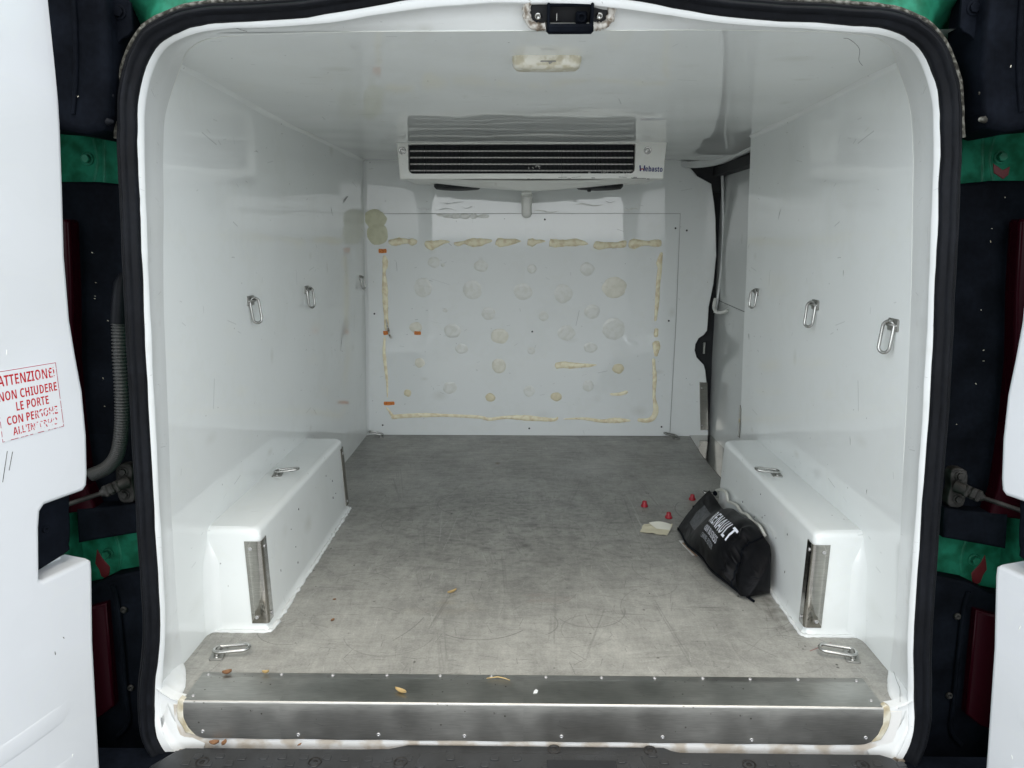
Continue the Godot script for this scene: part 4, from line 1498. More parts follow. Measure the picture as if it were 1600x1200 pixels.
func door(van: Node3D, side: int) -> void:
	var a := deg_to_rad(20.0)
	var d := Vector3(-sin(a), 0, cos(a)) if side < 0 else Vector3(sin(a), 0, cos(a))
	var xa := -d if side < 0 else d                                                 # local x along the door, local z towards the load bay
	var xf := Transform3D(Basis(xa, Vector3.UP, xa.cross(Vector3.UP)), Vector3(sx(side, -0.725), 0, -1.25))
	var dir := -1.0 if side < 0 else 1.0
	var S := func(pts: Array) -> PackedVector2Array:
		var out := PackedVector2Array()
		for p in pts:
			out.append(Vector2(p.x * dir, p.y))
		return out
	var shape := [V2(-0.010, 1.30), V2(-0.008, 1.24), V2(-0.004, 1.20), V2(-0.004, 1.154), V2(0.0, 1.068), V2(0.012, 0.921), V2(0.021, 0.822), V2(0.024, 0.720), V2(0.020, 0.657), V2(0.015, 0.600), V2(0.016, 0.526), V2(0.022, 0.460), V2(0.026, 0.441), V2(0.034, 0.434), V2(0.105, 0.433), V2(0.113, 0.425), V2(0.118, 0.400), V2(0.128, 0.317), V2(0.122, 0.313), V2(0.040, 0.315), V2(0.033, 0.309), V2(0.033, 0.293), V2(0.046, 0.169), V2(0.053, 0.052), V2(0.060, -0.070), V2(0.066, -0.182), V2(0.10, -0.21), V2(0.62, -0.21), V2(0.68, -0.12), V2(0.69, 0.5), V2(0.66, 1.1), V2(0.58, 1.30)]
	var b := MB.new()
	b.extrude(S.call(shape), 0.055, 0.007, xf, 4)
	var dr := part("rear_door", b, M.door, van)
	var skin := MB.new()
	skin.extrude(S.call([V2(0.03, 1.30), V2(0.05, 0.7), V2(0.06, -0.2), V2(0.66, -0.2), V2(0.67, 0.5), V2(0.64, 1.1), V2(0.57, 1.30)]), 0.02, 0.004, Transform3D(xf.basis, xf.origin - xf.basis.z * 0.057), 2)
	part("outer_panel", skin, M.green, dr)
	var k := MB.new()
	k.extrude(S.call(spline2([V2(0.20, 0.435), V2(0.055, 0.445), V2(0.046, 0.40), V2(0.048, 0.365), V2(0.053, 0.344), V2(0.066, 0.329), V2(0.20, 0.322)], 3)), 0.02, 0.005, Transform3D(xf.basis, xf.origin - xf.basis.z * 0.022), 3)
	var kc := part("hinge_pocket_cover", k, M.black, dr)
	var sw := part("screw", rivet_mesh(0.006, 0.003), M.black, kc)
	placed(sw, xf * Vector3(0.094 * dir, 0.385, -0.0215), xf.basis.z)
	var back := MB.new()
	back.box(xf * Vector3(0.13 * dir, 0.375, -0.050), Vector3(0.15, 0.13, 0.008), 0.0, xf.basis)
	part("pocket_back", back, M.door, dr)
	for y in [0.072, -0.028]:                                                        # soft moulded ridges low on the panel
		var r := MB.new()
		r.smooth()
		var rows := []
		for i in 25:
			var s := lerpf(0.075, 0.60, i / 24.0)
			var row := PackedVector3Array()
			for j in 9:
				var w := PI * j / 8.0
				var taper := clampf(minf(i, 24 - i) / 3.0, 0.05, 1.0)
				row.append(xf * Vector3(s * dir, y + 0.018 * cos(w) + 0.004 * sin(s * 21.0) + (0.010 if i < 2 else 0.0), -0.0006 + 0.0017 * sin(w) * taper))
			rows.append(row)
		r.grid(rows)
		part("moulded_ridge", r, M.door, dr)
	if side < 0:
		sticker(dr, xf)
	for i in 6:
		var s := MB.new()
		var p := Vector2(rnd(0.045, 0.15), rnd(-0.1, 1.0))
		if p.y > 0.29 and p.y < 0.66:
			p.y -= 0.4
		if p.y < 0.3:
			p.x += 0.04
		var l := rnd(0.002, 0.007)
		s.lathe(PackedVector2Array([Vector2(1, -0.0008), Vector2(0.7, 0.0006), Vector2(0, 0.0008)]), 7, Vector3.ZERO)
		var o := part("scuff", s, M.glue[0] if i % 3 else M.dusty, dr)
		o.transform = Transform3D(Basis(xf.basis.x * 0.0009, xf.basis.z * 0.5, (xf.basis.y + xf.basis.x * rnd(-0.6, 0.6)) * l), xf * Vector3(p.x * dir, p.y, 0.0002))


func sticker(dr: Node3D, xf: Transform3D) -> void:
	var n := 512
	var t := Tex.new(n, n, Color(0.905, 0.912, 0.918))
	var wear := noise(0.035, 600, 3)
	var red := Color(0.74, 0.07, 0.13)
	var weak := func(p: Vector2) -> float:
		var k := 0.04
		k += 0.42 * clampf((p.x - 0.55) / 0.3, 0, 1) * (1.0 if p.y < 0.25 else 0.25)
		k += 0.45 * clampf((p.x - 0.38) / 0.2, 0, 1) * (1.0 if p.y > 0.64 else 0.0)
		k += 0.35 * clampf((p.y - 0.80) / 0.1, 0, 1)
		return k
	t.write("ATTENZIONE!", true, 20, 32, 470, 82, red, wear, weak)
	t.write("NON CHIUDERE", true, 14, 150, 480, 68, red, wear, weak)
	t.write("LE PORTE", true, 138, 242, 270, 66, red, wear, weak)
	t.write("CON PERSONE", true, 54, 336, 420, 64, red, wear, weak)
	t.write("ALL'INTERNO", true, 90, 424, 370, 58, red, wear, weak)
	for i in n:
		for w in 5:
			for q in [[i, w, 0.0], [w, i, 0.55], [n - 1 - w, i, 0.3], [i, n - 1 - w, 0.62]]:
				var k: float = clampf((wear.get_noise_2d(q[0] * 0.6, q[1] * 0.6 + 300.0) + 0.72 - q[2]) * 6.0, 0, 1)
				t.dot(q[0], q[1], Color(0.68, 0.16, 0.26), k)
	var m := mat(lin(0.82, 0.82, 0.82), 0.25)
	m.albedo_texture = t.tex()
	var b := MB.new()
	var P := func(s: float, y: float) -> Vector3: return xf * Vector3(-s, y, 0.0009)
	var c := [P.call(0.161, 0.656), P.call(0.060, 0.656), P.call(0.058, 0.551), P.call(0.161, 0.550)]
	b.tri(c[0], c[1], c[2], V2(0, 0), V2(1, 0), V2(1, 1))
	b.tri(c[0], c[2], c[3], V2(0, 0), V2(1, 1), V2(0, 1))
	var back := -xf.basis.z * 0.0012
	for i in 4:
		var e := [c[i], c[(i + 1) % 4]]
		b.tri(e[0], e[0] + back, e[1] + back, V2(0.5, 0.75), V2(0.5, 0.75), V2(0.5, 0.75))
		b.tri(e[0], e[1] + back, e[1], V2(0.5, 0.75), V2(0.5, 0.75), V2(0.5, 0.75))
	var o := part("warning_sticker", b, m, dr)
	o.set_meta("label", "worn red lettered warning sticker in Italian on the left door")
	for q in [[0.155, 0.535, 0.168, 0.49], [0.147, 0.532, 0.156, 0.505]]:
		var s := MB.new()
		s.tube(PackedVector3Array([xf * Vector3(-q[0], q[1], 0.0), xf * Vector3(-q[2], q[3], 0.0)]), 0.0006, 5)
		part("scratch", s, M.dusty, dr)


# ------------------------------------------------------------------ fittings
func cooler() -> void:
	var at := Vector3(0.02, 1.164, -2.68)
	var e := thing("evaporator_unit", "white ceiling mounted cooling unit with dark finned grille and drain spout", "cooling unit", at)
	var xl := -0.452
	var xr := 0.454
	var yb := -0.118
	# front panel with a round-cornered opening
	var f := MB.new()
	var hole := []
	var gx0 := -0.414
	var gx1 := 0.350
	var gy0 := -0.100
	var gy1 := -0.004
	var r := 0.016
	for q in [[gx1 - r, gy1 - 0.003, 0], [gx0 + r, gy1 - 0.003, 1], [gx0 + r, gy0 + r, 2], [gx1 - r, gy0 + r, 3]]:
		for k in 6:
			var a: float = PI * 0.5 * (q[2] + k / 5.0)
			var ry := r if q[2] > 1 else 0.003
			hole.append(V2(q[0] + r * cos(a), q[1] + ry * sin(a)))
	var ring := []
	for h in hole:                                                                     # matching points on the outer rim
		var m := Vector2((h.x - (gx0 + gx1) * 0.5) / (gx1 - gx0) * 2.0, (h.y - (gy0 + gy1) * 0.5) / (gy1 - gy0) * 2.0)
		var k := maxf(absf(m.x), absf(m.y))
		m /= k
		if absf(m.x) > 0.9 and absf(m.y) > 0.9:
			m = Vector2(signf(m.x), signf(m.y))
		ring.append(V2(lerpf(xl, xr, m.x * 0.5 + 0.5), lerpf(yb, 0.0, m.y * 0.5 + 0.5)))
	var rows := []
	for z in [-0.03, 0.0]:
		var row := PackedVector3Array()
		for h in hole:
			row.append(Vector3(h.x, h.y, z))
		rows.append(row)
	f.flat()
	f.grid(rows, true)
	var o1 := PackedVector3Array()
	var o2 := PackedVector3Array()
	var o3 := PackedVector3Array()
	for p in ring:
		var t: float = p.y / yb
		var x: float = p.x * (1.0 - 0.018 * t)
		o1.append(Vector3(x - signf(p.x) * 0.002, p.y + 0.002 * t, 0.0))
		o2.append(Vector3(x, p.y, -0.003))
		o3.append(Vector3(x, p.y, -0.05))
	f.grid([rows[1], o1, o2, o3], true)
	part("front_panel", f, M.white_plastic, e)
	# housing behind, its drip tray sloping to the middle
	var h := MB.new()
	h.flat()
	var sec := func(z: float, drop: float) -> PackedVector3Array:
		return PackedVector3Array([Vector3(xl + 0.012, 0.0, z), Vector3(xl + 0.012, yb + 0.006, z), Vector3(-0.20, yb - drop * 0.6, z), Vector3(-0.02, yb - drop, z), Vector3(0.02, yb - drop, z), Vector3(0.20, yb - drop * 0.6, z), Vector3(xr - 0.012, yb + 0.006, z), Vector3(xr - 0.012, 0.0, z)])
	h.grid([sec.call(-0.008, 0.004), sec.call(-0.03, 0.014), sec.call(-0.07, 0.032), sec.call(-0.14, 0.032), sec.call(-0.16, 0.018), sec.call(-0.33, 0.012)])
	var endp: PackedVector3Array = sec.call(-0.33, 0.012)
	h.fan(endp, Vector3.ZERO)
	part("housing", h, M.white_plastic, e)
	for x in [-0.27, 0.255]:
		var g := MB.new()
		g.lathe(PackedVector2Array([Vector2(0.088, 0.0), Vector2(0.088, -0.008), Vector2(0.080, -0.017), Vector2(0.05, -0.020), Vector2(0.0, -0.020)]), 28, Vector3(x, yb - 0.001, -0.255))
		part("fan_grille", g, M.void, e)
	var lug := MB.new()
	lug.box(Vector3(0.212, yb - 0.026, -0.18), Vector3(0.014, 0.012, 0.014), 0.003)
	part("cable_clip", lug, M.void, e)
	# heat exchanger: dark core, thin fins, bright tubes across
	var core := MB.new()
	core.box(Vector3((gx0 + gx1) * 0.5, (gy0 + gy1) * 0.5, -0.045), Vector3(gx1 - gx0 + 0.02, gy1 - gy0 + 0.01, 0.02))
	var cr := part("coil_core", core, M.void, e)
	var fins := MB.new()
	var fx := gx0 + 0.002
	while fx < gx1 - 0.002:
		var lean := 0.0
		if rng.randf() < 0.05:
			lean = rnd(-0.0012, 0.0012)
		fins.box(Vector3(fx + lean, (gy0 + gy1) * 0.5, -0.028), Vector3(0.0013, gy1 - gy0 - 0.004, 0.02))
		fx += 0.0044
	var fo := part("coil_fins", fins, mat(lin(0.028, 0.030, 0.033), 0.45, 0.6), cr)
	fo.set_meta("kind", "stuff")
	for k in 4:
		var y := gy1 - 0.020 - k * 0.0215
		var tb := MB.new()
		tb.tube(PackedVector3Array([Vector3(gx0 + 0.004, y, -0.0222), Vector3(gx1 - 0.004, y - 0.001, -0.0222)]), 0.0035, 8)
		part("coil_tube", tb, mat(lin(0.62, 0.62, 0.58), 0.35, 0.6), cr)
	var bent := MB.new()
	for i in 26:
		var x := rnd(-0.01, 0.03) if i < 9 else rnd(0.19, 0.335)
		var y := gy0 + (0.022 if i < 9 else 0.005)
		bent.box(Vector3(x, y + rnd(-0.004, 0.004), -0.017), Vector3(0.0025, rnd(0.006, 0.012), 0.002), 0.0, Basis(Vector3.BACK, rnd(-0.5, 0.5)))
	var be := part("bent_fins", bent, M.plate, cr)
	be.set_meta("kind", "stuff")
	# screws
	for x in [-0.433, 0.390]:
		var s := MB.new()
		s.lathe(PackedVector2Array([Vector2(0.0125, -0.001), Vector2(0.0125, 0.001), Vector2(0.0108, 0.0016), Vector2(0.009, 0.0002), Vector2(0.0075, 0.0002), Vector2(0.006, 0.003), Vector2(0.003, 0.0034), Vector2(0.0, 0.0012)]), 20, Vector3.ZERO)
		placed(part("screw", s, M.zinc, e), Vector3(x, -0.026, 0.0005), Vector3.BACK)
	# maker's lettering: blue, the first letter with a red arch
	var lab := MB.new()
	lab.extrude(PackedVector2Array([V2(0.362, -0.096), V2(0.442, -0.099), V2(0.442, -0.072), V2(0.362, -0.070)]), 0.002, 0.0002, at_z(0.0010), 1)
	var lo := part("maker_label", lab, M.white_plastic, e)
	var tm := TextMesh.new()
	var sf := SystemFont.new()
	sf.font_names = PackedStringArray(["Droid Sans"])
	sf.font_weight = 700
	tm.font = sf
	tm.font_size = 48
	tm.pixel_size = 0.0004
	tm.depth = 0.001
	tm.text = "ebasto"
	var w := MeshInstance3D.new()
	w.name = "lettering"
	w.mesh = tm
	w.material_override = M.navy
	lo.add_child(w)
	var box := tm.get_aabb()
	w.transform = Transform3D(Basis(Vector3.BACK, -0.035) * Basis.from_scale(Vector3(0.058 / box.size.x, 0.018 / box.size.y, 1.0)), Vector3(0.413, -0.0865, 0.0022))
	var wl := MB.new()
	wl.box(Vector3(0.3672, -0.0835, 0.0016), Vector3(0.0042, 0.019, 0.0022), 0.0, Basis(Vector3.BACK, 0.12))
	wl.box(Vector3(0.3808, -0.0838, 0.0016), Vector3(0.0042, 0.019, 0.0022), 0.0, Basis(Vector3.BACK, -0.12))
	part("lettering", wl, M.navy, lo)
	var ar := MB.new()
	var ap := PackedVector3Array()
	for k in 9:
		var a := lerpf(PI * 0.88, PI * 0.12, k / 8.0)
		ap.append(Vector3(0.374 + 0.0055 * cos(a), -0.0915 + 0.0062 * sin(a), 0.0016))
	ar.tube(ap, 0.0019, 6)
	part("lettering", ar, M.logo_red, lo)
	# scrapes along the lower edge
	for i in 12:
		var s := MB.new()
		s.box(Vector3(rnd(-0.05, 0.42), yb + rnd(-0.001, 0.006), 0.0003), Vector3(rnd(0.008, 0.04), rnd(0.0008, 0.002), 0.0014), 0.0, Basis(Vector3.BACK, rnd(-0.08, 0.08)))
		part("scrape", s, M.dusty, e)
	# drain spout running down to the bulkhead
	var sp := MB.new()
	sp.smooth()
	var srow := []
	for q in [[-0.140, 0.024, 0.02], [-0.165, 0.023, 0.02], [-0.195, 0.020, 0.017], [-0.212, 0.021, 0.019], [-0.222, 0.020, 0.018], [-0.230, 0.014, 0.012], [-0.233, 0.005, 0.004]]:
		var row := PackedVector3Array()
		for k in 16:
			var a := TAU * k / 16
			var sq := 1.0 / maxf(absf(cos(a)), absf(sin(a)))
			var rr := lerpf(sq, 1.0, 0.55)
			row.append(Vector3(-0.013 + q[1] * cos(a) * rr, q[0], -0.46 + q[2] * sin(a) * rr - 0.05))
		srow.append(row)
	sp.grid(srow, true)
	sp.box(Vector3(-0.013, -0.145, -0.43), Vector3(0.04, 0.012, 0.2), 0.003)
	sp.tube(PackedVector3Array([Vector3(-0.013, -0.215, -0.51), Vector3(-0.013, -0.215, -0.585)]), 0.014, 12)
	part("drain_spout", sp, M.white_plastic, e)


func lamp() -> void:
	var o := thing("ceiling_lamp", "yellowed white oblong lamp on the ceiling below the door latch", "lamp", Vector3(0.0395, 1.1755, -1.512))
	var b := MB.new()
	b.smooth()
	var rows := []
	for q in [[0.064, 0.029, 0.002], [0.064, 0.029, -0.005], [0.062, 0.027, -0.013], [0.056, 0.022, -0.018], [0.03, 0.01, -0.0195], [0.0, 0.0, -0.0197]]:
		var row := PackedVector3Array()
		for k in 40:
			var a := TAU * k / 40
			var c := cos(a)
			var s := sin(a)
			row.append(Vector3(q[0] * signf(c) * pow(absf(c), 0.35), q[2], q[1] * signf(s) * pow(absf(s), 0.45)))
		rows.append(row)
	b.grid(rows, true)
	part("lamp_lens", b, lens_material(), o)
	var base := MB.new()
	base.box(Vector3(0, 0.0, 0), Vector3(0.112, 0.004, 0.044), 0.001)
	part("lamp_base", base, M.dusty, o)
	var s := MB.new()
	s.box(Vector3(0.002, -0.0095, 0.0285), Vector3(0.028, 0.002, 0.003), 0.0005)
	s.box(Vector3(0.006, -0.0115, 0.0282), Vector3(0.006, 0.004, 0.003), 0.0005, Basis(Vector3.BACK, 0.5))
	part("lamp_switch", s, M.plate, o)


func lens_material() -> StandardMaterial3D:
	var m := mat(lin(0.80, 0.78, 0.68), 0.3)
	tri_tex(m, noise_tex(noise(0.03, 701), 128, Color(0.86, 0.84, 0.78), Color(1, 1, 1), 0.3, 0.6), 8.0)
	return m


func make_ring(label: String, at: Vector3, normal: Vector3, hang: Vector3, yaw: float, lift: float, scale := 1.0) -> void:
	# local axes: z out of the surface, -y along the hanging link
	var o := thing("lashing_ring", label, "lashing ring", at, "steel lashing rings of the load bay")
	var y := -hang.normalized()
	var bs := Basis(y.cross(normal), y, normal)
	o.transform = Transform3D(bs.scaled_local(Vector3.ONE * scale), at)
	var p := MB.new()
	p.extrude(PackedVector2Array([V2(-0.019, -0.011), V2(0.019, -0.011), V2(0.021, -0.008), V2(0.021, 0.010), V2(0.018, 0.013), V2(-0.018, 0.013), V2(-0.021, 0.010), V2(-0.021, -0.008)]), 0.004, 0.0008, at_z(0.0028), 2)
	p.tube(PackedVector3Array([Vector3(-0.010, 0.001, 0.0025), Vector3(-0.008, 0.001, 0.0085), Vector3(0.008, 0.001, 0.0085), Vector3(0.010, 0.001, 0.0025)]), 0.0035, 8)
	var pl := part("base_plate", p, M.plate, o)
	for x in [-0.0145, 0.0145]:
		placed(part("screw", rivet_mesh(0.0038, 0.0018), M.zinc, pl), Vector3(x, 0.0, 0.003), Vector3(0, 0, 1))
	var l := MB.new()
	var path := PackedVector3Array()
	var turn := Basis(Vector3.RIGHT, -lift) * Basis(Vector3.UP, yaw)
	for k in 28:
		var a := TAU * k / 28
		var q := Vector3(0.0118 * cos(a), (0.019 if sin(a) > 0 else -0.019) + 0.0118 * sin(a) - 0.024, 0.0)
		path.append(Vector3(0, 0.001, 0.0095) + turn * q)
	l.tube(path, 0.0033, 10, true)
	part("link", l, M.zinc, o)


func rings() -> void:
	var d := Vector3.DOWN
	make_ring("steel lashing ring on the left wall nearest the rear doors", Vector3(wall_x(-1, 0.70) + 0.001, 0.698, -1.880), Vector3.RIGHT, d, -0.75, 0.12)
	make_ring("steel lashing ring in the middle of the three on the left wall", Vector3(wall_x(-1, 0.70) + 0.001, 0.692, -2.375), Vector3.RIGHT, d, -0.6, 0.10)
	make_ring("steel lashing ring on the left wall tight beside the bulkhead corner", Vector3(wall_x(-1, 0.70) + 0.001, 0.690, -3.165), Vector3.RIGHT, d, -0.5, 0.10, 0.85)
	make_ring("steel lashing ring on the right wall at the white opening rim", Vector3(wall_x(1, 0.69) - 0.001, 0.684, -1.496), Vector3.LEFT, d, 0.55, 0.12)
	make_ring("steel lashing ring in the middle of the three on the right wall", Vector3(wall_x(1, 0.69) - 0.001, 0.688, -1.905), Vector3.LEFT, d, 0.6, 0.10)
	make_ring("steel lashing ring on the right wall next to the sliding door gap", Vector3(wall_x(1, 0.69) - 0.001, 0.686, -2.390), Vector3.LEFT, d, 0.6, 0.10, 0.9)
	make_ring("steel lashing ring lying on top of the left wheel box", Vector3(-0.652, 0.234, -1.945), Vector3.UP, Vector3(1.0, 0, -0.12), 0.05, 0.10)
	make_ring("steel lashing ring lying on top of the right wheel box", Vector3(0.668, 0.234, -1.965), Vector3.UP, Vector3(-1.0, 0, -0.12), 0.05, 0.10)
	make_ring("steel lashing ring on the floor before the left wheel box", Vector3(-0.632, 0.001, -1.452), Vector3.UP, Vector3(1.0, 0, -0.10), 0.05, 0.04, 1.15)
	make_ring("steel lashing ring on the floor before the right wheel box", Vector3(0.676, 0.001, -1.463), Vector3.UP, Vector3(-1.0, 0, -0.25), 0.05, 0.04, 1.15)
	make_ring("steel lashing ring on the floor at the left foot of the bulkhead", Vector3(-0.622, 0.001, -3.235), Vector3.UP, Vector3(-1.0, 0, 0.1), 0.1, 0.25)
	make_ring("steel lashing ring on the floor at the right foot of the bulkhead", Vector3(0.655, 0.001, -3.230), Vector3.UP, Vector3(-1.0, 0, 0.1), 0.1, 0.25)
	make_ring("small lashing ring on the floor behind the black bag", Vector3(0.640, 0.001, -2.470), Vector3.UP, Vector3(-1.0, 0, 0.15), 0.1, 0.2, 0.8)


# ------------------------------------------------------------------ loose things
func bag() -> void:
	var W := 768
	var H := 512
	var t := Tex.new(W, H, Color(0.09, 0.095, 0.11))
	var nz := noise(0.02, 801)
	for y in H:
		for x in W:
			var v := 0.052 + 0.015 * nz.get_noise_2d(x, y) + (0.006 if (x + y) % 3 == 0 else 0.0)
			t.dot(x, y, Color(v, v * 1.03, v * 1.16), 1.0)
	# a grey clear pocket near the far end, then the print; u runs along the bag, v from the floor side up
	for y in range(150, 380):
		for x in range(70, 240):
			if absf(x - 153.0) < 82.0 - absf(y - 260.0) * 0.10:
				var v := 0.36 + 0.08 * nz.get_noise_2d(x * 2.0, y)
				t.dot(x, y, Color(v, v * 1.01, v), 0.95)
	t.write("RENAULT", true, 340, 132, 310, 132, Color(0.97, 0.97, 0.97))
	t.write("OUR BUSINESS", true, 350, 292, 220, 52, Color(0.9, 0.9, 0.9))
	t.write("CHANNEL EDITION", false, 348, 362, 200, 36, Color(0.74, 0.75, 0.75))
	var m := mat(lin(0.88, 0.9, 0.98), 0.46)
	m.metallic_specular = 0.26
	m.albedo_texture = t.tex()
	var wr := noise(1.0, 802, 3)
	wr.fractal_type = FastNoiseLite.FRACTAL_RIDGED
	var A := Vector3(0.450, 0.004, -2.144)
	var D := Vector3(0.519, 0.004, -1.731)
	var B := Vector3(0.590, 0.058, -2.345)
	var C := Vector3(0.601, 0.112, -1.785)
	var o := thing("tool_bag", "black cloth bag with white printed lettering slumped against the right wheel box", "bag", Vector3(0.53, 0.0, -1.99))
	var b := MB.new()
	b.smooth()
	var ns := 73
	var nt := 45
	var top := []
	for i in ns:
		var s := float(i) / (ns - 1)
		var lo := A.lerp(D, s) + Vector3(-0.018 * sin(PI * s), 0, 0)
		var hi := B.lerp(C, s)
		hi.y += -0.016 * sin(PI * s * 2.0) + 0.007 * sin(s * 17.0) * sin(PI * s)
		lo.x += 0.006 * sin(s * 13.0 + 1.0) * sin(PI * s)
		var row := PackedVector3Array()
		for j in nt:
			var v := float(j) / (nt - 1)
			var p := lo.lerp(hi, v)
			var along := (hi - lo).normalized()
			var up := (D - A).normalized().cross(along)
			up = up if up.y > 0 else -up
			var fat := (lerpf(0.016, 0.060, smoothstep(0.10, 0.62, s)) - 0.020 * smoothstep(0.78, 1.0, s)) * sqrt(maxf(0.0, 1.0 - pow(absf(s - 0.46) / 0.60, 6.0)))
			var bulge := fat * pow(maxf(0.0, sin(PI * clampf(v * 0.96 + 0.02, 0, 1))), 0.62)
			var fold := (wr.get_noise_2d(s * 3.4 + v * 1.6, v * 2.2 - s * 1.2) - 0.2) * (0.002 + 0.018 * smoothstep(0.80, 0.97, s))
			fold += 0.012 * exp(-pow((s - 0.90 - 0.025 * sin(v * 5.0)) / 0.025, 2.0)) - 0.014 * exp(-pow((s - 0.945 - 0.025 * sin(v * 6.0 + 1.0)) / 0.03, 2.0))
			fold += 0.009 * smoothstep(0.88, 0.94, s) * sin((v * 2.6 + s * 5.0) * PI)
			var endcut := smoothstep(0.0, 0.08, v) * smoothstep(0.0, 0.08, 1.0 - v) * smoothstep(0.0, 0.1, 1.0 - s)
			row.append(p + up * (bulge + fold * endcut) - o.position + Vector3(0, 0.003, 0))
		top.append(row)
	var across := []
	for j in nt:
		var row := PackedVector3Array()
		for i in ns:
			row.append(top[i][nt - 1 - j])
		across.append(row)
	b.grid(across, false, true)
	# underside and ends
	var under := []
	for i in ns:
		var row := PackedVector3Array()
		var first: Vector3 = top[i][0]
		var last: Vector3 = top[i][nt - 1]
		var k := Vector3(last.x + 0.001, 0.003, lerpf(last.z, first.z, 0.25))
		row.append(first)
		row.append(Vector3(lerpf(first.x, k.x, 0.5), 0.003, lerpf(first.z, k.z, 0.5)))
		row.append(k)
		row.append(last)
		under.append(row)
	b.smooth(3)
	b.grid(under)
	for i in [0, ns - 1]:                                              # the ends: closed flat behind, bulging softly towards the doors
		var loop := PackedVector3Array()
		for v in top[i]:
			loop.append(v)
		loop.append(under[i][2])
		loop.append(under[i][1])
		var mid := Vector3.ZERO
		for v in loop:
			mid += v / loop.size()
		var out := Vector3(0.014, -0.016, 0.042) if i > 0 else Vector3(0, 0, -0.004)
		var ringsb := []
		for k in 8:
			var a := PI * 0.5 * k / 7.0
			var row := PackedVector3Array()
			for j in loop.size():
				var p := loop[j].lerp(mid, 1.0 - cos(a)) + out * sin(a)
				p += (loop[j] - mid).normalized() * 0.007 * wr.get_noise_2d(j * 0.12, k * 0.3) * sin(2.0 * a)
				p.y = maxf(p.y, 0.003)
				row.append(p)
			ringsb.append(row)
		b.smooth(4)
		b.grid(ringsb, true)
	part("bag_body", b, m, o)
	# stitched seams
	var seam := MB.new()
	var sp := PackedVector3Array()
	for j in nt:
		sp.append(top[68][j] + Vector3(0, 0.0008, 0))
	seam.tube(sp, 0.0016, 5)
	part("seam", seam, M.black, o)
	var sp2 := PackedVector3Array()
	for i in ns:
		sp2.append(top[i][1] + Vector3(0, 0.001, 0))
	var seam2 := MB.new()
	seam2.tube(sp2, 0.0022, 5)
	part("seam", seam2, M.black, o)
	# white cord along the upper edge
	var cord := MB.new()
	var cp := PackedVector3Array()
	for q in [[0.06, 0.012, 0.004], [0.16, 0.028, 0.012], [0.26, 0.030, 0.020], [0.30, 0.012, 0.012], [0.36, 0.016, 0.010], [0.46, 0.022, 0.012], [0.55, 0.014, 0.010], [0.64, 0.022, 0.012], [0.74, 0.018, 0.012], [0.84, 0.022, 0.010], [0.92, 0.010, 0.006]]:
		var hi := B.lerp(C, q[0]) - o.position
		cp.append(Vector3(minf(hi.x + 0.012, 0.0735), hi.y + q[1], hi.z))
	cord.tube(spline(cp, 6), 0.0042, 8)
	part("drawcord", cord, mat(lin(0.62, 0.62, 0.56), 0.8), o)
	var kn := MB.new()
	kn.box(B - o.position + Vector3(0.006, 0.010, 0.045), Vector3(0.012, 0.014, 0.016), 0.004)
	part("cord_stop", kn, M.black, o)
	var z := MB.new()
	z.tube(PackedVector3Array([Vector3(0.528, 0.008, -1.745) - o.position, Vector3(0.537, 0.005, -1.722) - o.position, Vector3(0.546, 0.004, -1.702) - o.position]), [0.0035, 0.003, 0.0032], 8)
	part("zip_pull", z, M.black, o)


func leaf_mesh(l: float, w: float, curl: float) -> ArrayMesh:
	var b := MB.new()
	b.smooth()
	for dy in [0.0, -0.0007]:
		var rows := []
		for i in 9:
			var s := i / 8.0
			var row := PackedVector3Array()
			for j in 5:
				var v := j / 4.0 - 0.5
				row.append(Vector3((s - 0.5) * l, curl * (4.0 * v * v + pow(s - 0.5, 2.0) * 3.0) + 0.0012 + dy, v * w * pow(sin(PI * clampf(s, 0.02, 0.98)), 0.7)))
			rows.append(row)
		b.grid(rows)
	return b.mesh()


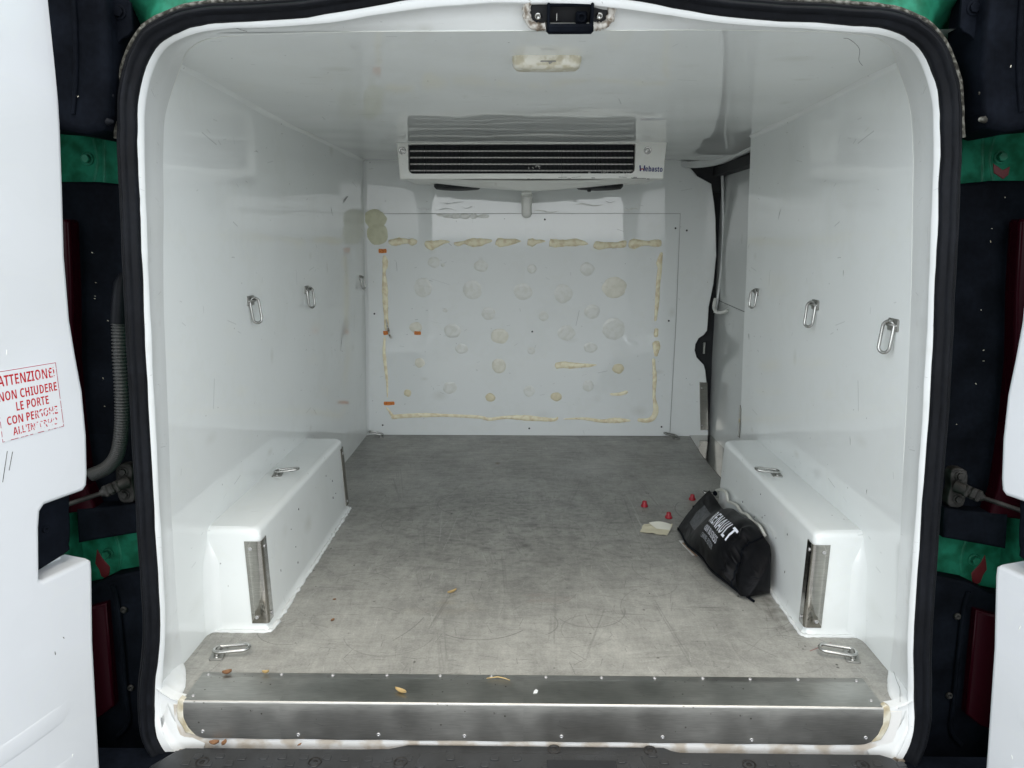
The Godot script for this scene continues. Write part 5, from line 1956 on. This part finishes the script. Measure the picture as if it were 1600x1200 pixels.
func litter() -> void:
	# three red plastic caps
	var cap := MB.new()
	cap.lathe(PackedVector2Array([Vector2(0.0, 0.0), Vector2(0.0145, 0.0), Vector2(0.0150, 0.002), Vector2(0.0140, 0.007), Vector2(0.0105, 0.010), Vector2(0.0098, 0.011), Vector2(0.0094, 0.021), Vector2(0.0082, 0.0225), Vector2(0.0070, 0.0215), Vector2(0.0065, 0.015), Vector2(0.0, 0.014)]), 20, Vector3.ZERO)
	var rib := MB.new()
	rib.tube(PackedVector3Array([Vector3(0.0125, 0.0085, 0), Vector3(0.0088, 0.0085, 0.0088), Vector3(0, 0.0085, 0.0125), Vector3(-0.0088, 0.0085, 0.0088), Vector3(-0.0125, 0.0085, 0), Vector3(-0.0088, 0.0085, -0.0088), Vector3(0, 0.0085, -0.0125), Vector3(0.0088, 0.0085, -0.0088)]), 0.0012, 6, true)
	var red := mat(lin(0.32, 0.008, 0.02), 0.35)
	var first: Node3D = null
	for q in [[0.388, -2.365, "small red plastic cap standing leftmost and alone on the floor", 0.0], [0.447, -2.262, "small red plastic cap standing just behind the cream paper", 1.0], [0.556, -2.432, "small red plastic cap standing farthest back near the wheel box", 2.0]]:
		var o: Node3D
		if first == null:
			o = thing("red_cap", q[2], "cap", Vector3(q[0], 0.0005, q[1]), "small red caps on the floor")
			o.scale = Vector3.ONE * 0.78
			part("cap_body", cap, red, o)
			part("grip_ring", rib, red, o)
			first = o
		else:
			o = first.duplicate()
			o.name = numbered("red_cap")
			add_child(o)
			o.position = Vector3(q[0], 0.0005, q[1])
			o.set_meta("label", q[2])
		o.rotation.y = q[3]
	# folded cream paper
	var pap := thing("folded_paper", "creased cream paper with a folded slip on the grey floor", "paper", Vector3(0.395, 0.0, -2.165))
	var cream := mat(lin(0.66, 0.62, 0.46), 0.8)
	var sheet := MB.new()
	sheet.smooth()
	var wv := noise(9.0, 901, 2)
	for dy in [0.002, 0.0012]:
		var rows := []
		for i in 9:
			var row := PackedVector3Array()
			for j in 9:
				var u := i / 8.0
				var v := j / 8.0
				var p := Vector3(-0.054, 0, 0.024).lerp(Vector3(0.020, 0, 0.052), u).lerp(Vector3(-0.034, 0, -0.036).lerp(Vector3(0.050, 0, -0.022), u), v)
				row.append(p + Vector3(0, dy + 0.003 * absf(wv.get_noise_2d(u, v)) * 2.0 + 0.006 * pow(v, 3.0) * u, 0))
			rows.append(row)
		sheet.grid(rows)
	part("sheet", sheet, cream, pap)
	var slip := MB.new()
	slip.smooth()
	for dy in [0.0, -0.0009]:
		var rows := []
		for i in 7:
			var row := PackedVector3Array()
			for j in 7:
				var u := i / 6.0
				var v := j / 6.0
				var p := Vector3(-0.020, 0, -0.030).lerp(Vector3(0.044, 0, -0.016), u).lerp(Vector3(-0.004, 0, 0.008).lerp(Vector3(0.036, 0, 0.018), u), v)
				row.append(p + Vector3(0, 0.011 + dy + 0.010 * (1.0 - v) * sin(PI * u) * 0.6 - 0.004 * v, 0))
			rows.append(row)
		slip.grid(rows)
	part("folded_slip", slip, mat(lin(0.70, 0.69, 0.60), 0.8), pap)
	# leaflets sticking out under the bag
	var lf := thing("leaflet_stack", "white and tan leaflets half under the black bag", "leaflets", Vector3(0.455, 0.0, -2.03))
	var cols := [lin(0.66, 0.66, 0.64), lin(0.42, 0.28, 0.18), lin(0.62, 0.62, 0.60), lin(0.5, 0.5, 0.5)]
	for k in 4:
		var b := MB.new()
		b.box(Vector3(0.010 + k * 0.006, 0.0015 + k * 0.0014, 0.002 + k * 0.012), Vector3(0.030, 0.0011, 0.105 - k * 0.012), 0.0003, Basis(Vector3.UP, 0.16 + 0.05 * k))
		part("leaflet", b, mat(cols[k], 0.6), lf)
	# dry leaves and scraps
	var brown := mat(lin(0.22, 0.115, 0.055), 0.8)
	var tan_ := mat(lin(0.45, 0.33, 0.15), 0.8)
	for q in [[-0.586, 0.0035, -1.376, 0.018, 0.013, 0.4, "crumpled brown leaf at the left back edge of the steel sill", 0],
			[-0.232, 0.0035, -1.318, 0.026, 0.010, -0.5, "tan seed pod lying on the steel sill", 1],
			[-0.51, 0.0035, -1.378, 0.013, 0.007, 0.2, "tiny straw coloured leaf bit on the steel sill", 1],
			[-0.175, 0.0005, -1.742, 0.026, 0.007, 0.7, "curled orange brown leaf lying on the middle of the floor", 1],
			[-0.432, 0.0005, -1.60, 0.012, 0.007, 1.2, "dark red leaf crumb on the floor beside the left wheel box", 0],
			[-0.452, 0.0005, -1.70, 0.008, 0.006, 0.2, "red leaf crumb on the floor deeper beside the left wheel box", 0],
			[-0.578, -0.081, -1.2775, 0.018, 0.012, 0.1, "brown leaf heap on the white lip under the sill, left piece", 0],
			[-0.560, -0.081, -1.2765, 0.014, 0.009, 1.3, "brown leaf heap on the white lip under the sill, right piece", 0],
			[-0.418, -0.081, -1.277, 0.009, 0.004, 0.9, "reddish leaf scrap on the white lip below the second rivet", 0]]:
		var o := part(numbered("dry_leaf"), leaf_mesh(q[3], q[4], 0.004 if q[3] > 0.012 else 0.001), [brown, tan_][q[7]], self)
		o.transform = Transform3D(Basis(Vector3.UP, q[5]) * Basis(Vector3.RIGHT, 0.12), Vector3(q[0], q[1], q[2]))
		o.set_meta("label", q[6])
		o.set_meta("category", "leaf")
		o.set_meta("group", "dry leaves and scraps")
	var tw := MB.new()
	tw.tube(PackedVector3Array([Vector3(-0.022, 0.002, 0.003), Vector3(0.0, 0.003, -0.001), Vector3(0.014, 0.003, 0.004), Vector3(0.024, 0.002, 0.009)]), [0.0008, 0.0013, 0.0012, 0.0007], 6)
	var to := part("twig", tw, tan_, self)
	to.position = Vector3(-0.05, 0.0035, -1.368)
	to.set_meta("label", "thin straw twig on the back edge of the steel sill")
	to.set_meta("category", "twig")
	var ch := MB.new()
	ch.extrude(PackedVector2Array([V2(-0.004, -0.006), V2(0.003, -0.004), V2(0.005, 0.003), V2(0.001, 0.007), V2(-0.003, 0.002)]), 0.0012, 0.0002, Transform3D(Basis(Vector3.RIGHT, -PI * 0.5), Vector3.ZERO), 1)
	var co := part("paint_flake", ch, M.lip, self)
	co.position = Vector3(0.023, 0.0045, -1.325)
	co.set_meta("label", "white paint flake on the middle of the steel sill")
	co.set_meta("category", "flake")
